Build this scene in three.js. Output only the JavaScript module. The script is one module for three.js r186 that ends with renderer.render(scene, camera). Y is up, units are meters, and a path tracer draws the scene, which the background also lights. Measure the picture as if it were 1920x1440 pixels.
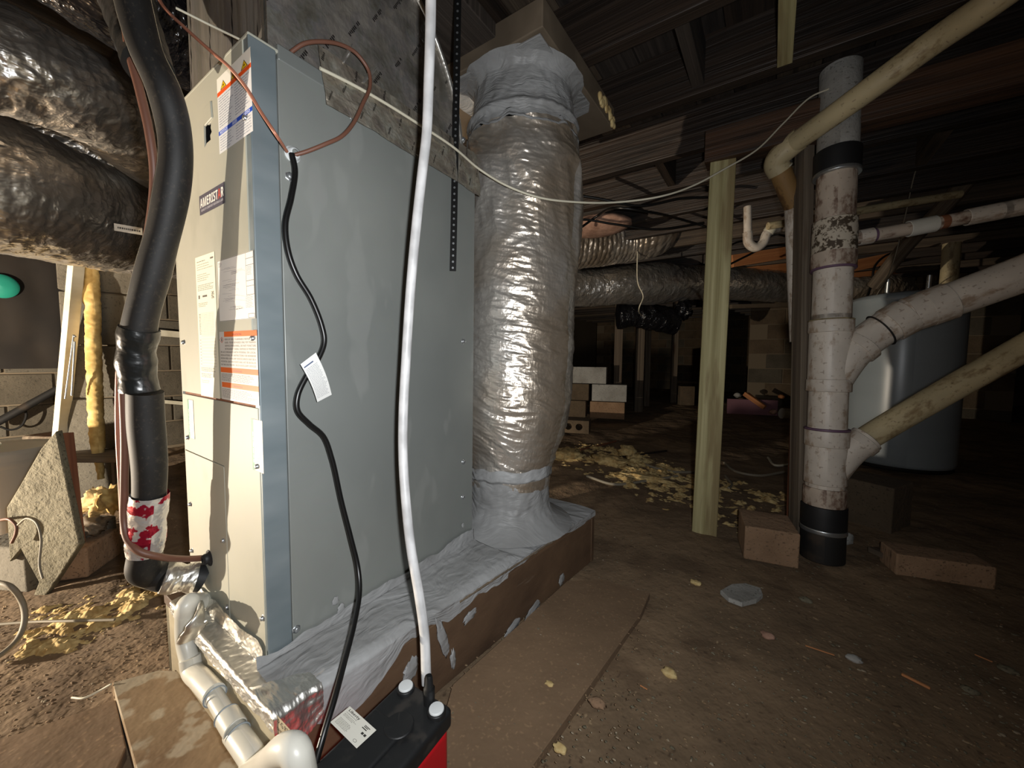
import * as THREE from 'three';
import { RoundedBoxGeometry } from 'three/addons/geometries/RoundedBoxGeometry.js';
import { mergeGeometries, mergeVertices } from 'three/addons/utils/BufferGeometryUtils.js';
import { ImprovedNoise } from 'three/addons/math/ImprovedNoise.js';

// ---------------------------------------------------------------- camera, light, exposure
const scene = new THREE.Scene();
scene.background = new THREE.Color(0x000000);
const V = (x, y, z) => new THREE.Vector3(x, y, z);
const FPX = 715, CAM = V(0.697, 0.72, 0.282);
const camera = new THREE.PerspectiveCamera(2 * Math.atan(720 / FPX) * 180 / Math.PI, 4 / 3, 0.02, 60);
// world axes seen from the camera (right, up, forward): from the cabinet's vanishing points
const UPc = V(0.007, 1, -0.068).normalize();
const MZc = (() => { const u = (1447 - 960) / FPX; return V(u, -(UPc.x * u + UPc.z) / UPc.y, 1).normalize(); })();
const Zc = MZc.clone().negate(), Xc = new THREE.Vector3().crossVectors(UPc, MZc).normalize();
if (Xc.x < 0) Xc.negate();
camera.matrixAutoUpdate = true;
camera.position.copy(CAM);
camera.quaternion.setFromRotationMatrix(new THREE.Matrix4().makeBasis(V(Xc.x, UPc.x, Zc.x), V(Xc.y, UPc.y, Zc.y), V(-Xc.z, -UPc.z, -Zc.z)));
scene.add(camera);

const renderer = new THREE.WebGLRenderer({ antialias: true });
renderer.toneMapping = THREE.LinearToneMapping;
renderer.toneMappingExposure = 1.0;
renderer.shadowMap.enabled = true;

const LAMP = V(-1.62, 0.3, 1.38);            // bare bulb work lamp on the ground, left of the cabinet
const LAMP_COLOR = 0xffefd8, LAMP_POWER = 23;
const FLASH_COLOR = 0xf4f6f8, FLASH_POWER = 3.15;   // white led torch held beside the lens
const lampLight = new THREE.PointLight(LAMP_COLOR, LAMP_POWER, 0, 2);
lampLight.position.copy(LAMP); lampLight.castShadow = true; lampLight.shadow.radius = 0.9; scene.add(lampLight);

// ---------------------------------------------------------------- photo pixel -> ray -> point
const ray = (px, py) => { const c = V((px - 960) / FPX, (720 - py) / FPX, 1); return V(Xc.dot(c), UPc.dot(c), Zc.dot(c)); };
const DP = (px, py, z) => ray(px, py).multiplyScalar(z).add(CAM);                                  // at a depth
const FL = (px, py, y = 0) => { const r = ray(px, py); return r.multiplyScalar((y - CAM.y) / r.y).add(CAM); };   // on a level
const PX = (px, py, x) => { const r = ray(px, py); return r.multiplyScalar((x - CAM.x) / r.x).add(CAM); };
const PZ = (px, py, z) => { const r = ray(px, py); return r.multiplyScalar((z - CAM.z) / r.z).add(CAM); };

const camRight = V(Xc.x, UPc.x, Zc.x), camUp = V(Xc.y, UPc.y, Zc.y), camFwd = V(Xc.z, UPc.z, Zc.z);
const flashPos = CAM.clone().addScaledVector(camRight, 0.045).addScaledVector(camUp, 0.02).addScaledVector(camFwd, -0.01);
const flashLight = new THREE.SpotLight(FLASH_COLOR, FLASH_POWER, 0, 1.45, 1, 2);
flashLight.position.copy(flashPos); flashLight.castShadow = true; flashLight.shadow.radius = 0.6;
flashLight.target.position.copy(DP(830, 650, 2)); scene.add(flashLight, flashLight.target);

// ---------------------------------------------------------------- helpers
let seed = 12345;
const rnd = () => { seed |= 0; seed = seed + 0x6D2B79F5 | 0; let t = Math.imul(seed ^ seed >>> 15, 1 | seed); t = t + Math.imul(t ^ t >>> 7, 61 | t) ^ t; return ((t ^ t >>> 14) >>> 0) / 4294967296; };
const rr = (a, b) => a + (b - a) * rnd();
const lerp = (a, b, t) => a + (b - a) * t, clamp = (x, a = 0, b = 1) => Math.min(b, Math.max(a, x));
const sst = (a, b, x) => { const t = clamp((x - a) / (b - a)); return t * t * (3 - 2 * t); };
const IN = new ImprovedNoise();
const n3 = (x, y, z) => IN.noise(x + 31.4, y + 57.1, z + 11.7);
const fbm3 = (x, y, z, o = 4) => { let s = 0, a = 0.5; for (let i = 0; i < o; i++) { s += a * n3(x, y, z); x = x * 2.03 + 5.1; y = y * 2.03 + 1.7; z = z * 2.03 + 9.2; a *= 0.5; } return s; };
const ridge3 = (x, y, z, o = 3) => { let s = 0, a = 0.55; for (let i = 0; i < o; i++) { s += a * (1 - 2 * Math.abs(n3(x, y, z))); x = x * 2.1 + 3.3; y = y * 2.1 + 7.7; z = z * 2.1 + 1.9; a *= 0.5; } return s; };

// tileable noise for textures
const HT = new Float32Array(65536); { const s0 = seed; seed = 777; for (let i = 0; i < 65536; i++) HT[i] = rnd() * 2 - 1; seed = s0; }
const hsh = (x, y, s) => HT[(Math.imul(x, 374761393) ^ Math.imul(y, 668265263) ^ Math.imul(s, 974634) ) >>> 7 & 65535];
function tn(x, y, px, py, s) {          // value noise with period px, py
  const xi = Math.floor(x), yi = Math.floor(y), fx = x - xi, fy = y - yi;
  const x0 = ((xi % px) + px) % px, x1 = (x0 + 1) % px, y0 = ((yi % py) + py) % py, y1 = (y0 + 1) % py;
  const u = fx * fx * (3 - 2 * fx), v = fy * fy * (3 - 2 * fy);
  return lerp(lerp(hsh(x0, y0, s), hsh(x1, y0, s), u), lerp(hsh(x0, y1, s), hsh(x1, y1, s), u), v);
}
function tf(u, v, fx, fy, s, o = 4, g = 0.5) { let a = 1, t = 0, n = 0; for (let i = 0; i < o; i++) { t += a * tn(u * fx, v * fy, fx, fy, s + i); n += a; a *= g; fx *= 2; fy *= 2; } return t / n; }
function tridge(u, v, fx, fy, s, o = 4) { let a = 1, t = 0, n = 0; for (let i = 0; i < o; i++) { t += a * (1 - 2 * Math.abs(tn(u * fx, v * fy, fx, fy, s + i))); n += a; a *= 0.55; fx *= 2; fy *= 2; } return t / n; }
function tex(size, fn, color = true, rep = 1, repv = rep) {
  const d = new Uint8Array(size * size * 4);
  for (let j = 0; j < size; j++) for (let i = 0; i < size; i++) {
    const c = fn(i / size, j / size), k = (j * size + i) * 4;
    if (typeof c === 'number') { d[k] = d[k + 1] = d[k + 2] = clamp(c) * 255; } else { d[k] = clamp(c[0], 0, 255); d[k + 1] = clamp(c[1], 0, 255); d[k + 2] = clamp(c[2], 0, 255); }
    d[k + 3] = 255;
  }
  const t = new THREE.DataTexture(d, size, size, THREE.RGBAFormat);
  t.wrapS = t.wrapT = THREE.RepeatWrapping; t.magFilter = THREE.LinearFilter; t.minFilter = THREE.LinearMipmapLinearFilter; t.generateMipmaps = true;
  if (color) t.colorSpace = THREE.SRGBColorSpace;
  t.repeat.set(rep, repv); t.needsUpdate = true;
  return t;
}
const mix3 = (a, b, t) => { t = clamp(t); return [lerp(a[0], b[0], t), lerp(a[1], b[1], t), lerp(a[2], b[2], t)]; };
const std = (o) => new THREE.MeshStandardMaterial(Object.assign({ side: THREE.DoubleSide }, o));

// scene bookkeeping
const used = {};
function numbered(name) { if (used[name] === undefined) { used[name] = 0; return name; } used[name]++; return name + '_' + String(used[name]).padStart(3, '0'); }
function obj(name, geo, mat, parent) {
  const g = Array.isArray(geo) ? merge(geo) : geo;
  const m = new THREE.Mesh(g, mat); m.name = parent ? name : numbered(name);
  m.castShadow = m.receiveShadow = true; (parent || scene).add(m); return m;
}
function tag(o, label, category, group) { o.userData = { ...o.userData, label, category }; if (group) o.userData.group = group; return o; }
function thing(name, label, category, group, pos) { const g = new THREE.Group(); g.name = numbered(name); scene.add(g); if (pos) g.position.copy(pos); return tag(g, label, category, group); }
// a one-mesh thing whose world-space geometry is re-based to its own lowest centre
function solo(name, geo, mat, label, category, group) { const m = obj(name, geo, mat); tag(m, label, category, group); return m; }
function stuff(o, label, category) { o.userData = { ...o.userData, kind: 'stuff', label, category }; return o; }
function structure(o, label) { o.userData.kind = 'structure'; if (label) o.userData.label = label; return o; }
function merge(list) {
  const l = list.map(g => { const n = g.index ? g.toNonIndexed() : g; for (const k of Object.keys(n.attributes)) if (!['position', 'normal', 'uv'].includes(k)) n.deleteAttribute(k); return n; });
  return mergeGeometries(l);
}
// geometry
function flatG(g) { return g.index ? g.toNonIndexed() : g; }
function uvBox(g, ox = 0, oy = 0) {       // uv in metres by dominant axis
  g = flatG(g);
  const p = g.attributes.position, n = g.attributes.normal, uv = new Float32Array(p.count * 2);
  for (let i = 0; i < p.count; i += 3) {
    let ax = 0, ay = 0, az = 0; for (let k = 0; k < 3; k++) { ax += Math.abs(n.getX(i + k)); ay += Math.abs(n.getY(i + k)); az += Math.abs(n.getZ(i + k)); }
    for (let k = 0; k < 3; k++) {
      const x = p.getX(i + k), y = p.getY(i + k), z = p.getZ(i + k); let u, v;
      if (ax >= ay && ax >= az) { u = z; v = y; } else if (ay >= az) { u = x; v = z; } else { u = x; v = y; }
      uv[(i + k) * 2] = u + ox; uv[(i + k) * 2 + 1] = v + oy;
    }
  }
  g.setAttribute('uv', new THREE.BufferAttribute(uv, 2)); return g;
}
function rbox(w, h, d, r = 0.002, seg = 1) { return uvBox(new RoundedBoxGeometry(w, h, d, seg, Math.min(r, w / 2.1, h / 2.1, d / 2.1)), rnd() * 3, rnd() * 3); }
function beamUV(w, h, L, r = 0.002) {       // length along local z; uv: v along the length
  let g = flatG(new RoundedBoxGeometry(w, h, L, 1, r));
  const p = g.attributes.position, n = g.attributes.normal, uv = new Float32Array(p.count * 2), ox = rnd() * 5, oy = rnd() * 5;
  for (let i = 0; i < p.count; i += 3) {
    let ax = 0, ay = 0, az = 0; for (let k = 0; k < 3; k++) { ax += Math.abs(n.getX(i + k)); ay += Math.abs(n.getY(i + k)); az += Math.abs(n.getZ(i + k)); }
    for (let k = 0; k < 3; k++) {
      const x = p.getX(i + k), y = p.getY(i + k), z = p.getZ(i + k);
      if (az > ax && az > ay) { uv[(i + k) * 2] = x + ox; uv[(i + k) * 2 + 1] = y * 0.2 + oy; }
      else { uv[(i + k) * 2] = (ax > ay ? y + w : x) + ox; uv[(i + k) * 2 + 1] = z + oy; }
    }
  }
  g.setAttribute('uv', new THREE.BufferAttribute(uv, 2)); return g;
}
function beam(p0, p1, w, h, roll = 0, r = 0.002) {     // w across, h in the "up" sense
  const d = p1.clone().sub(p0), L = d.length(), g = beamUV(w, h, L, r);
  const z = d.normalize(), ref = Math.abs(z.y) > 0.9 ? V(0, 0, 1) : V(0, 1, 0);
  const x = new THREE.Vector3().crossVectors(ref, z).normalize(), y = new THREE.Vector3().crossVectors(z, x);
  const m = new THREE.Matrix4().makeBasis(x, y, z); if (roll) g.rotateZ(roll);
  g.applyMatrix4(m); const c = p0.clone().add(p1).multiplyScalar(0.5); g.translate(c.x, c.y, c.z); return g;
}
function grid(nu, nv, fn, uvfn, wrap = false) {        // fn(u, v) -> Vector3
  const P = new Float32Array((nu + 1) * (nv + 1) * 3), UV = new Float32Array((nu + 1) * (nv + 1) * 2), I = [];
  for (let j = 0; j <= nv; j++) for (let i = 0; i <= nu; i++) {
    const k = j * (nu + 1) + i, p = fn(i / nu, j / nv); P[k * 3] = p.x; P[k * 3 + 1] = p.y; P[k * 3 + 2] = p.z;
    const t = uvfn ? uvfn(i / nu, j / nv, p) : [i / nu, j / nv]; UV[k * 2] = t[0]; UV[k * 2 + 1] = t[1];
    if (i < nu && j < nv) { const a = k, b = k + 1, c = k + nu + 1, d = c + 1; I.push(a, b, c, b, d, c); }
  }
  const g = new THREE.BufferGeometry(); g.setAttribute('position', new THREE.BufferAttribute(P, 3)); g.setAttribute('uv', new THREE.BufferAttribute(UV, 2)); g.setIndex(I); g.computeVertexNormals();
  if (wrap) { const n = g.attributes.normal; for (let j = 0; j <= nv; j++) { const a = j * (nu + 1), b = a + nu; const v = V(n.getX(a) + n.getX(b), n.getY(a) + n.getY(b), n.getZ(a) + n.getZ(b)).normalize(); n.setXYZ(a, v.x, v.y, v.z); n.setXYZ(b, v.x, v.y, v.z); } }
  return g;
}
// sweep a (possibly wrinkled) round section along a smooth path
function sweep(pts, rad, { seg = 80, rs = 16, cap = true, bump = null, straight = false, flat = 1 } = {}) {
  const curve = straight ? null : new THREE.CatmullRomCurve3(pts, false, 'centripetal');
  let C = [];
  if (straight) { for (let i = 0; i <= seg; i++) C.push(pts[0].clone().lerp(pts[1], i / seg)); }
  else C = curve.getSpacedPoints(seg);
  const T = C.map((p, i) => C[Math.min(i + 1, seg)].clone().sub(C[Math.max(i - 1, 0)]).normalize());
  const N = []; let n0 = Math.abs(T[0].y) > 0.8 ? V(1, 0, 0) : V(0, 1, 0); n0.addScaledVector(T[0], -n0.dot(T[0])).normalize(); N.push(n0);
  for (let i = 1; i <= seg; i++) { const n = N[i - 1].clone(); n.addScaledVector(T[i], -n.dot(T[i])).normalize(); N.push(n); }
  const B = T.map((t, i) => new THREE.Vector3().crossVectors(t, N[i]));
  const cum = [0]; for (let i = 1; i <= seg; i++) cum.push(cum[i - 1] + C[i].distanceTo(C[i - 1]));
  const R = typeof rad === 'function' ? rad : () => rad, r0 = R(0.5, 0);
  const g = grid(rs, seg, (u, v) => {
    const i = Math.round(v * seg), a = u * Math.PI * 2; let r = R(v, a);
    const dir = N[i].clone().multiplyScalar(Math.cos(a)).addScaledVector(B[i], Math.sin(a) * flat);
    const p = C[i].clone().addScaledVector(dir, r); if (bump) p.addScaledVector(dir, bump(p, v, a, cum[i])); return p;
  }, (u, v) => [u * Math.PI * 2 * r0, cum[Math.round(v * seg)]], true);
  if (!cap) return g;
  const parts = [g];
  for (const e of [0, seg]) {
    const c = C[e].clone(), pos = g.attributes.position; 
    const cg = grid(rs, 1, (u, v) => { const k = e * (rs + 1) + Math.round(u * rs); const p = V(pos.getX(k), pos.getY(k), pos.getZ(k)); return v < 0.5 ? p : c; }, (u, v) => [u * 0.1, v * 0.1]);
    parts.push(cg);
  }
  return merge(parts);
}
const pipe = (p0, p1, r, rs = 20, seg = 1) => sweep([p0, p1], r, { seg: Math.max(seg, 1), rs, straight: true });
const wire = (pts, r, seg = 90, rs = 8) => sweep(pts, r, { seg, rs });
// turned profile: list of [radius, distance] along the axis p0 -> dir
function turned(prof, p0, dir, rs = 24) {
  const g = new THREE.LatheGeometry(prof.map(q => new THREE.Vector2(q[0], q[1])), rs);
  const m = new THREE.Matrix4().makeRotationFromQuaternion(new THREE.Quaternion().setFromUnitVectors(V(0, 1, 0), dir.clone().normalize()));
  const uv = g.attributes.uv, p = g.attributes.position; for (let i = 0; i < uv.count; i++) uv.setXY(i, uv.getX(i) * 0.35, p.getY(i));
  g.applyMatrix4(m); g.translate(p0.x, p0.y, p0.z); return g;
}
const ringAt = (p, dir, r, len, rs = 24) => turned([[r * 0.9, 0], [r - 0.0015, 0], [r, 0.0015], [r, len - 0.0015], [r - 0.0015, len], [r * 0.9, len]], p, dir, rs);
function lump(c, r, amp = 0.35, det = 2, sq = V(1, 1, 1), f = 1.6) {
  let g = new THREE.IcosahedronGeometry(1, det); const p = g.attributes.position, o = V(rnd() * 40, rnd() * 40, rnd() * 40);
  for (let i = 0; i < p.count; i++) { const v = V(p.getX(i), p.getY(i), p.getZ(i)); const k = 1 + amp * (fbm3(v.x * f + o.x, v.y * f + o.y, v.z * f + o.z, 3) * 1.6); v.multiplyScalar(r * k).multiply(sq); p.setXYZ(i, v.x + c.x, v.y + c.y, v.z + c.z); }
  g.deleteAttribute('normal'); g.deleteAttribute('uv'); g = mergeVertices(g, 1e-5); g.computeVertexNormals();
  g = flatG(g); g.setAttribute('uv', new THREE.BufferAttribute(new Float32Array(g.attributes.position.count * 2), 2)); return uvBox(g);
}
// flat slab from a polygon on the ground (array of Vector3 with y = top), with thickness
function slab(poly, th, jit = 0) {
  const y = poly[0].y, sh = new THREE.Shape(poly.map(p => new THREE.Vector2(p.x + rr(-jit, jit), -p.z + rr(-jit, jit))));
  const g = new THREE.ExtrudeGeometry(sh, { depth: th, bevelEnabled: true, bevelSize: 0.0015, bevelThickness: 0.0015, bevelSegments: 1 });
  g.rotateX(-Math.PI / 2); g.translate(0, y - th, 0); return uvBox(g);
}
// ---------------------------------------------------------------- materials
const M = {};
const hexa = (h) => [h >> 16 & 255, h >> 8 & 255, h & 255];
{ // crumpled foil
  const b = tex(512, (u, v) => { const w = 0.05 * tf(u, v, 4, 4, 91, 3), x = u + w, y = v + 0.05 * tf(u, v, 4, 4, 17, 3); return 0.5 + 0.34 * tridge(x, y, 5, 5, 3, 5) + 0.12 * tridge(x, y, 22, 22, 44, 3); }, false, 2.2);
  const c = tex(512, (u, v) => { const d = clamp(0.5 + 1.3 * tf(u, v, 4, 4, 70, 5)); return mix3([222, 217, 209], [190, 174, 154], d); }, true, 1.1);
  M.foil = std({ map: c, metalness: 0.74, roughness: 0.34, bumpMap: b, bumpScale: 0.006 });
  M.foilTape = std({ color: 0xd6d4cd, metalness: 0.9, roughness: 0.36, bumpMap: b, bumpScale: 0.003 });
  const c2 = tex(512, (u, v) => mix3([230, 228, 224], [196, 190, 180], 0.5 + 1.2 * tf(u, v, 5, 5, 21, 5)), true, 1.4);
  M.foilOld = std({ map: c2, metalness: 0.88, roughness: 0.34, bumpMap: b, bumpScale: 0.012 });
}
{ // cream painted front panels and grey side sheet
  const c = tex(512, (u, v) => { let k = 0.5 + 0.9 * tf(u, v, 3, 3, 5, 5); let col = mix3([180, 179, 164], [170, 169, 155], k); const st = sst(0.28, 0.6, tf(u, v, 6, 4, 31, 5)); col = mix3(col, [154, 153, 139], st * 0.5); return col; }, true, 1.3);
  M.cream = std({ map: c, roughness: 0.5, metalness: 0 });
  const s = tex(512, (u, v) => { let k = 0.5 + 1.1 * tf(u, v, 3, 2, 8, 5); let col = mix3([150, 153, 148], [132, 136, 133], k); const w = sst(0.3, 0.5, tf(u + 0.04 * tf(u, v, 4, 4, 60), v, 14, 5, 41, 4)); return mix3(col, [162, 164, 160], w * 0.35); }, true, 1.2);
  const sr = tex(512, (u, v) => 0.42 + 0.16 * tf(u, v, 5, 5, 55, 5), false, 1.2);
  M.sideGrey = std({ map: s, roughness: 1, roughnessMap: sr, metalness: 0.35 });
  const bl = tex(512, (u, v) => mix3([132, 141, 144], [114, 125, 129], 0.5 + tf(u, v, 4, 10, 9, 4)), true, 2);
  M.cornerBlue = std({ map: bl, roughness: 0.45, metalness: 0.3 });
  M.zinc = std({ color: 0xb4b8ba, roughness: 0.35, metalness: 0.85 });
}
{ // duct mastic
  const b = tex(512, (u, v) => { const w = 0.12 * tf(u, v, 3, 3, 2, 3); return 0.5 + 0.3 * tf(u + w, v + w * 1.7, 6, 24, 12, 4) + 0.2 * tridge(u + w, v, 5, 7, 83, 3); }, false, 3);
  const c = tex(512, (u, v) => mix3([158, 159, 159], [137, 137, 136], 0.5 + tf(u, v, 5, 5, 77, 5)), true, 2);
  M.mastic = std({ map: c, roughness: 0.5, bumpMap: b, bumpScale: 0.006 });
}
{ // brown dirty duct board facing
  const c = tex(512, (u, v) => { let k = 0.5 + 0.9 * tf(u, v, 4, 5, 101, 6); let col = mix3([112, 88, 66], [78, 60, 46], k); const s = sst(0.42, 0.56, tf(u, v, 3, 18, 103, 5)); return mix3(col, [128, 116, 102], s * 0.55); }, true, 1.5);
  const b = tex(512, (u, v) => 0.5 + 0.4 * tf(u, v, 6, 12, 111, 5), false, 2);
  M.boxSide = std({ map: c, roughness: 0.55, bumpMap: b, bumpScale: 0.004 });
  const c2 = tex(512, (u, v) => { let k = 0.5 + 1.0 * tf(u, v, 4, 3, 121, 5); return mix3([196, 188, 164], [158, 148, 126], k); }, true, 2);
  M.boxFront = std({ map: c2, roughness: 0.42, metalness: 0.35, bumpMap: b, bumpScale: 0.003 });
  M.kraft = std({ map: tex(512, (u, v) => mix3([122, 108, 90], [92, 80, 65], 0.5 + tf(u, v, 5, 5, 131, 5)), true, 1.5), roughness: 0.75 });
  M.fibre = std({ color: 0xb99c62, roughness: 1 });
}
{ // earth
  const c = tex(1024, (u, v) => {
    const k = 0.5 + 0.95 * tf(u, v, 5, 5, 201, 7, 0.62); let col = mix3([114, 95, 73], [152, 127, 98], k);
    col = mix3(col, [92, 73, 54], sst(0.1, 0.5, tf(u, v, 9, 9, 211, 5)) * 0.55);
    const sp = tn(u * 300, v * 300, 300, 300, 5) * 0.6 + tn(u * 120, v * 120, 120, 120, 6) * 0.4; col = mix3(col, [190, 164, 128], sst(0.66, 0.82, sp) * 0.75);
    col = mix3(col, [70, 54, 40], sst(0.55, 0.8, -sp) * 0.6); return col;
  }, true, 1 / 1.7);
  const b = tex(512, (u, v) => 0.5 + 0.45 * tf(u, v, 10, 10, 221, 6, 0.66), false, 1 / 0.9);
  M.dirt = std({ map: c, roughness: 0.95, bumpMap: b, bumpScale: 0.012 });
  const c2 = tex(512, (u, v) => { const k = 0.5 + 0.9 * tf(u, v, 5, 5, 231, 6, 0.6); let col = mix3([130, 106, 81], [110, 89, 67], k); const sp = tn(u * 260, v * 260, 260, 260, 7); return mix3(col, [168, 138, 104], sst(0.6, 0.9, sp) * 0.6); }, true, 1 / 1.1);
  M.boardDirty = std({ map: c2, roughness: 0.9, bumpMap: b, bumpScale: 0.004 });
  const c3 = tex(512, (u, v) => { const k = 0.5 + 0.9 * tf(u, v, 5, 5, 241, 6, 0.6); let col = mix3([150, 128, 98], [118, 94, 68], k); const s = sst(0.06, 0.22, tf(u, v, 8, 8, 247, 5, 0.6)); return mix3(col, [172, 162, 142], s * 0.75); }, true, 1 / 0.7);
  M.slabMottled = std({ map: c3, roughness: 0.9, bumpMap: b, bumpScale: 0.004 });
}
function woodTex(a, bcol, s, dark) {
  return tex(512, (u, v) => { const w = 0.035 * tf(u, v, 3, 2, s + 3, 3); const g = tf(u + w, v, 40, 2, s, 5, 0.65); const r = Math.sin((u + w * 2.2) * Math.PI * 2 * 7 + 2 * tf(u, v, 2, 2, s + 9, 3)); let col = mix3(a, bcol, 0.5 + 0.75 * g + 0.16 * r); if (dark) col = mix3(col, dark, sst(0.2, 0.55, tf(u, v, 6, 3, s + 17, 5)) * 0.8); return col; }, true, 3, 0.8);
}
{ const wb = tex(512, (u, v) => 0.5 + 0.45 * tf(u + 0.03 * tf(u, v, 3, 2, 7, 3), v, 36, 2, 301, 5, 0.65), false, 3, 0.8);
  M.joist = std({ map: woodTex([60, 48, 39], [34, 27, 22], 310, [22, 18, 16]), roughness: 0.55, bumpMap: wb, bumpScale: 0.004 });
  M.joistPale = std({ map: woodTex([100, 86, 70], [62, 52, 42], 316, [44, 36, 30]), roughness: 0.7, bumpMap: wb, bumpScale: 0.004 });
  M.joistRed = std({ map: woodTex([92, 64, 44], [56, 39, 27], 322, [36, 26, 20]), roughness: 0.6, bumpMap: wb, bumpScale: 0.003 });
  M.deck = std({ map: woodTex([72, 63, 56], [44, 38, 33], 328, [28, 24, 22]), roughness: 0.7, bumpMap: wb, bumpScale: 0.003 });
  M.orangeWood = std({ map: woodTex([206, 142, 92], [176, 112, 68], 334), roughness: 0.7, bumpMap: wb, bumpScale: 0.002 });
  M.post = std({ map: woodTex([190, 182, 138], [146, 136, 94], 340, [130, 114, 78]), roughness: 0.75, bumpMap: wb, bumpScale: 0.003 });
  M.studGrey = std({ map: woodTex([116, 104, 88], [82, 70, 58], 346, [70, 50, 36]), roughness: 0.8, bumpMap: wb, bumpScale: 0.003 });
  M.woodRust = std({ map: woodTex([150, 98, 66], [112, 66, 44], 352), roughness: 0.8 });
}
{ // pvc, clean and soiled
  M.pvcClean = std({ map: tex(512, (u, v) => mix3([216, 214, 204], [200, 198, 186], 0.5 + tf(u, v, 4, 4, 401, 4)), true, 3), roughness: 0.35 });
  const dirty = (s, base, st, lo, hi, a) => tex(512, (u, v) => { let col = mix3(base, base.map(q => q * 0.86), 0.5 + tf(u, v, 5, 3, s, 5)); const k = sst(lo, hi, 0.6 * tf(u, v, 14, 3, s + 5, 5, 0.6) + 0.4 * tf(u, v, 30, 20, s + 11, 4, 0.7)); col = mix3(col, st, k * a); const sp = sst(0.7, 0.92, tn(u * 70, v * 70, 70, 70, s + 2)); return mix3(col, [92, 72, 58], sp * 0.35); }, true, 2.2);
  M.pvcDirty = std({ map: dirty(411, [228, 218, 204], [150, 126, 104], 0.02, 0.45, 0.75), roughness: 0.45 });
  M.pvcStained = std({ map: dirty(421, [206, 190, 172], [92, 66, 52], -0.12, 0.35, 0.9), roughness: 0.55 });
  M.pvcSpeck = std({ map: tex(512, (u, v) => { const k = sst(-0.12, 0.2, tf(u, v, 16, 16, 431, 4, 0.8)); return mix3([196, 186, 168], [72, 60, 46], k); }, true, 3), roughness: 0.7 });
  M.pvcTan = std({ map: dirty(441, [206, 190, 150], [120, 98, 66], 0.0, 0.45, 0.7), roughness: 0.55 });
  M.pvcBrown = std({ map: dirty(451, [150, 116, 70], [88, 62, 38], 0.0, 0.4, 0.8), roughness: 0.6 });
  M.primer = std({ color: 0x6a5066, roughness: 0.5 });
  M.rubber = std({ color: 0x191a1c, roughness: 0.55 });
  M.rubberDirty = std({ map: tex(512, (u, v) => mix3([26, 25, 24], [58, 48, 38], sst(0.05, 0.5, tf(u, v, 6, 6, 461, 5))), true, 2), roughness: 0.7 });
}
{ // concrete
  const cb = tex(512, (u, v) => 0.5 + 0.45 * tf(u, v, 20, 20, 501, 5, 0.7), false, 2.5);
  const cc = (a, b2, s) => tex(512, (u, v) => { let col = mix3(a, b2, 0.5 + 0.9 * tf(u, v, 5, 5, s, 6, 0.6)); return mix3(col, b2.map(q => q * 0.72), sst(0.62, 0.8, tn(u * 160, v * 160, 160, 160, s)) * 0.7); }, true, 1.2);
  M.concrete = std({ map: cc([104, 99, 88], [86, 81, 71], 511), roughness: 0.92, bumpMap: cb, bumpScale: 0.003 });
  M.block = std({ map: cc([112, 96, 76], [84, 72, 57], 521), roughness: 0.95, bumpMap: cb, bumpScale: 0.004 });
  M.blockWhite = std({ map: cc([176, 176, 172], [136, 134, 128], 526), roughness: 0.9, bumpMap: cb, bumpScale: 0.003 });
  M.blockBrown = std({ map: cc([164, 134, 106], [130, 104, 80], 531), roughness: 0.95, bumpMap: cb, bumpScale: 0.004 });
  M.wallGrey = std({ map: cc([100, 93, 80], [80, 74, 63], 541), roughness: 0.95, bumpMap: cb, bumpScale: 0.004 });
  M.stone = std({ map: cc([132, 126, 106], [96, 90, 72], 551), roughness: 0.85, bumpMap: cb, bumpScale: 0.006 });
  M.mortar = std({ color: 0x7a6e5c, roughness: 1 });
}
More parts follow.
